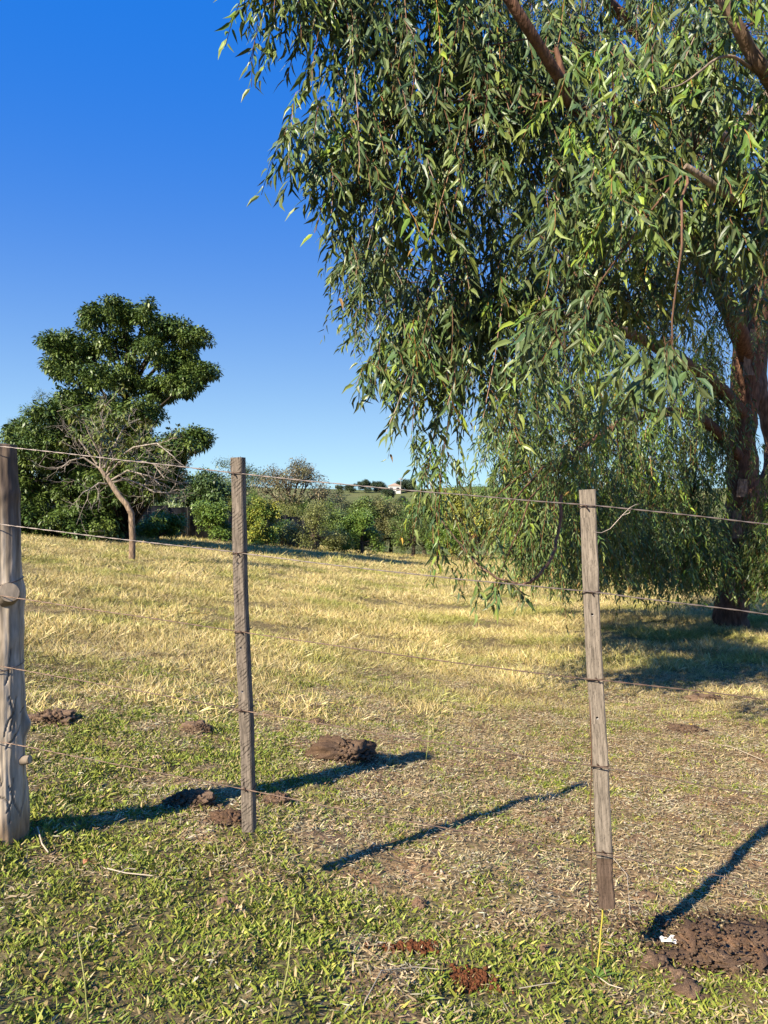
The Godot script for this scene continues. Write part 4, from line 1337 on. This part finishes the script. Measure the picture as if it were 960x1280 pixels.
	# dead leaves
	for e in [[278, 1145, 0.075, Color(0.24, 0.15, 0.09), 0.4, "curled dark brown dead leaf in the foreground grass"], [296, 1152, 0.045, Color(0.58, 0.42, 0.22), -0.3, "pale tan dead leaf beside the dark curled one"], [103, 1092, 0.045, Color(0.45, 0.20, 0.10), 0.8, "small orange brown dead leaf in the grass at left"], [193, 958, 0.07, Color(0.40, 0.29, 0.18), 0.2, "tan dead leaf lying between log post and left batten"], [868, 912, 0.05, Color(0.62, 0.45, 0.10), 1.2, "small yellow dead leaf on the brown flat clod"]]:
		var p := ground_spot(e[0], e[1])
		var o := base("dead_leaf", e[5], "leaf", p + Vector3(0, 0.03, 0), "dead leaves on the grass")
		var s := Soup.new()
		var l: float = e[2]
		for k in 8:
			var t0 := k / 8.0
			var t1 := (k + 1) / 8.0
			var w0 := sin(PI * pow(t0, 0.8)) * l * 0.26
			var w1 := sin(PI * pow(t1, 0.8)) * l * 0.26
			var a0 := Vector3(t0 * l - l * 0.5, 0.012 * sin(t0 * 4.0), 0)
			var a1 := Vector3(t1 * l - l * 0.5, 0.012 * sin(t1 * 4.0), 0)
			for sd in [-1.0, 1.0]:
				var u0 := Vector3(0, w0 * 0.55, w0 * sd)
				var u1 := Vector3(0, w1 * 0.55, w1 * sd)
				var c0 := Vector3(0, 0.006 * sin(k * 2.3 + sd), 0.004 * cos(k * 1.7))
				s.quad(a0, a1, a1 + u1 + c0, a0 + u0 + c0, jitter(e[3], r, 0.15))
		part("blade", s.build(mats.litter), o).rotation.y = e[4]
	# a scrap of white plastic by the heap
	var at := ground_spot(850, 1181)
	var o := base("white_scrap", "crumpled scrap of white plastic beside the dirt pile", "litter", at + Vector3(0, 0.02, 0))
	var s := Soup.new()
	var grid := []
	for i in 9:
		var row := []
		for k in 5:
			row.append(Vector3((i - 4) * 0.012, 0.012 * noise_b.get_noise_2d(i * 3.0, k * 3.0) + 0.004 * sin(i * 1.7 + k), (k - 2) * 0.011 * (1.0 - 0.08 * absf(i - 4))))
		grid.append(row)
	for i in 8:
		for k in 4:
			s.quad(grid[i][k], grid[i + 1][k], grid[i + 1][k + 1], grid[i][k + 1], Color(0.74, 0.71, 0.64))
	part("sheet", s.build(mats.plain), o)
	# dry sticks and stems on the ground
	for e in [[[[128, 1092], [150, 1098], [185, 1102]], "pale dry stick lying in the foreground grass left", .004], [[[140, 1100], [152, 1092], [163, 1093]], "short pale twig crossing the dry stick", .003], [[[195, 1004], [215, 993], [238, 982]], "thin dry stem beside the dark clod", .0025], [[[40, 1040], [44, 1062], [52, 1072]], "pale root at the foot of the log post", .005], [[[455, 1265], [475, 1222], [520, 1217], [550, 1219]], "curved white dry stem in the foreground grass", .0025], [[[880, 930], [920, 938], [960, 955]], "long pale straw stalk at right of the grass", .004], [[[755, 1060], [790, 1100], [795, 1150]], "crooked pale stalk beside the foot of the right batten", .003], [[[752, 1228], [770, 1240], [786, 1244]], "pale straw stalk in front of the yellow string", .003], [[[655, 1244], [690, 1238], [700, 1236]], "pale twig in the grass left of the yellow string", .0025]]:
		var line := []
		var rad := []
		var p0 := ground_spot(e[0][0][0], e[0][0][1])
		for q in e[0]:
			line.append(ground_spot(q[0], q[1]) + Vector3(r.randf_range(-0.004, 0.004), 0.018, 0) - p0)
			rad.append(e[2] * 0.6)
		var k := base("dry_stick", e[1], "stick", p0, "dry sticks and stalks on the ground")
		var b := Soup.new()
		b.tube(line, rad, 5, Color(0.55, 0.46, 0.33))
		part("stick", b.build(mats.litter), k)
	# thin upright grass stalks
	for e in [[342, 1280, 366, 1130, "thin green grass stalk leaning at the bottom, left of centre"], [100, 1275, 88, 1165, "thin pale grass stalk at the bottom left"], [533, 952, 536, 900, "dry weed stalk at the tip of the log shadow"], [270, 1090, 266, 1050, "short dark weed stalk left of the left batten foot"]]:
		var p0 := ground_spot(e[0], e[1])
		var tip := spot(e[2], e[3], -p0.z)
		var k := base("grass_stalk", e[4], "grass stalk", p0, "single tall grass stalks")
		var b := Soup.new()
		var mid := (tip - p0) * 0.5 + Vector3(0.008, 0, 0.01)
		b.tube([Vector3.ZERO, mid, tip - p0], [.0022, .002, .0012], 5, Color(0.30, 0.33, 0.09), Color(0.5, 0.45, 0.2))
		for j in 3:
			var t := 0.35 + 0.25 * j
			blade(b, (tip - p0) * t, Vector3(r.randf_range(-1, 1), 0.9, r.randf_range(-0.6, 0.6)).normalized(), Vector3(0.2, 0.1, 1).normalized(), 0.06, 0.004, 0.02, Color(0.35, 0.36, 0.12))
		b.n.clear()
		part("stalk", b.build(mats.grass), k)
	# the broad leaved weed at the string's end
	var wp := ground_spot(752, 1224)
	var weed := base("broad_weed", "dark green strap leaved weed where the yellow string meets the soil", "weed", wp)
	for k in 22:
		var b := Soup.new()
		var a := k * 2.4
		var dir := Vector3(cos(a), r.randf_range(0.35, 1.2), sin(a)).normalized()
		blade(b, Vector3.ZERO, dir, dir.cross(Vector3.UP).normalized(), r.randf_range(0.04, 0.10), 0.011, 0.03, jitter(Color(0.12, 0.18, 0.035), r, 0.3))
		part("leaf", b.build(mats.grass), weed)


# ----------------------------------------------------------------
func _ready() -> void:
	var cam := Camera3D.new()
	cam.name = "camera"
	cam.fov = rad_to_deg(2.0 * atan(640.0 / FOCAL))
	cam.position = Vector3(0, EYE, 0)
	cam.rotation = Vector3(-PITCH, 0, 0)
	cam.near = 0.05
	cam.far = 6000.0
	add_child(cam)
	cam.current = true

	var env := Environment.new()
	var sky_mat := ProceduralSkyMaterial.new()
	sky_mat.sky_top_color = Color(0.06, 0.355, 0.685)
	sky_mat.sky_horizon_color = Color(0.62, 0.755, 0.80)
	sky_mat.sky_curve = 0.105
	sky_mat.sky_energy_multiplier = 1.0
	sky_mat.ground_bottom_color = Color(0.30, 0.28, 0.18)
	sky_mat.ground_horizon_color = Color(0.52, 0.60, 0.58)
	sky_mat.ground_curve = 0.05
	sky_mat.sun_angle_max = 12.0
	var sky := Sky.new()
	sky.sky_material = sky_mat
	env.sky = sky
	env.background_mode = Environment.BG_SKY
	env.tonemap_mode = Environment.TONE_MAPPER_LINEAR
	env.tonemap_exposure = 1.85
	env.sdfgi_enabled = true
	env.ssao_enabled = true
	env.ssil_enabled = true
	var we := WorldEnvironment.new()
	we.name = "environment"
	we.environment = env
	add_child(we)

	var sun := DirectionalLight3D.new()
	sun.name = "sun"
	sun.basis = Basis.looking_at(SUN.normalized())
	sun.light_color = Color(1.0, 0.95, 0.87)
	sun.light_energy = 1.6
	sun.light_angular_distance = 0.5
	sun.shadow_enabled = true
	add_child(sun)

	noise_a.seed = 4
	noise_a.frequency = 0.8
	noise_a.fractal_octaves = 3
	noise_b.seed = 14
	noise_b.frequency = 1.0
	noise_b.fractal_octaves = 3
	var t0 := Time.get_ticks_msec()
	make_materials()
	build_ground()
	print("ground ", Time.get_ticks_msec() - t0)
	build_background()
	build_broad_tree()
	build_bare_tree()
	print("trees ", Time.get_ticks_msec() - t0)
	build_eucalyptus()
	print("gum ", Time.get_ticks_msec() - t0)
	build_log_post()
	print("log ", Time.get_ticks_msec() - t0)
	build_fence()
	build_grass()
	print("grass ", Time.get_ticks_msec() - t0)
	build_small_things()
	print("all ", Time.get_ticks_msec() - t0)
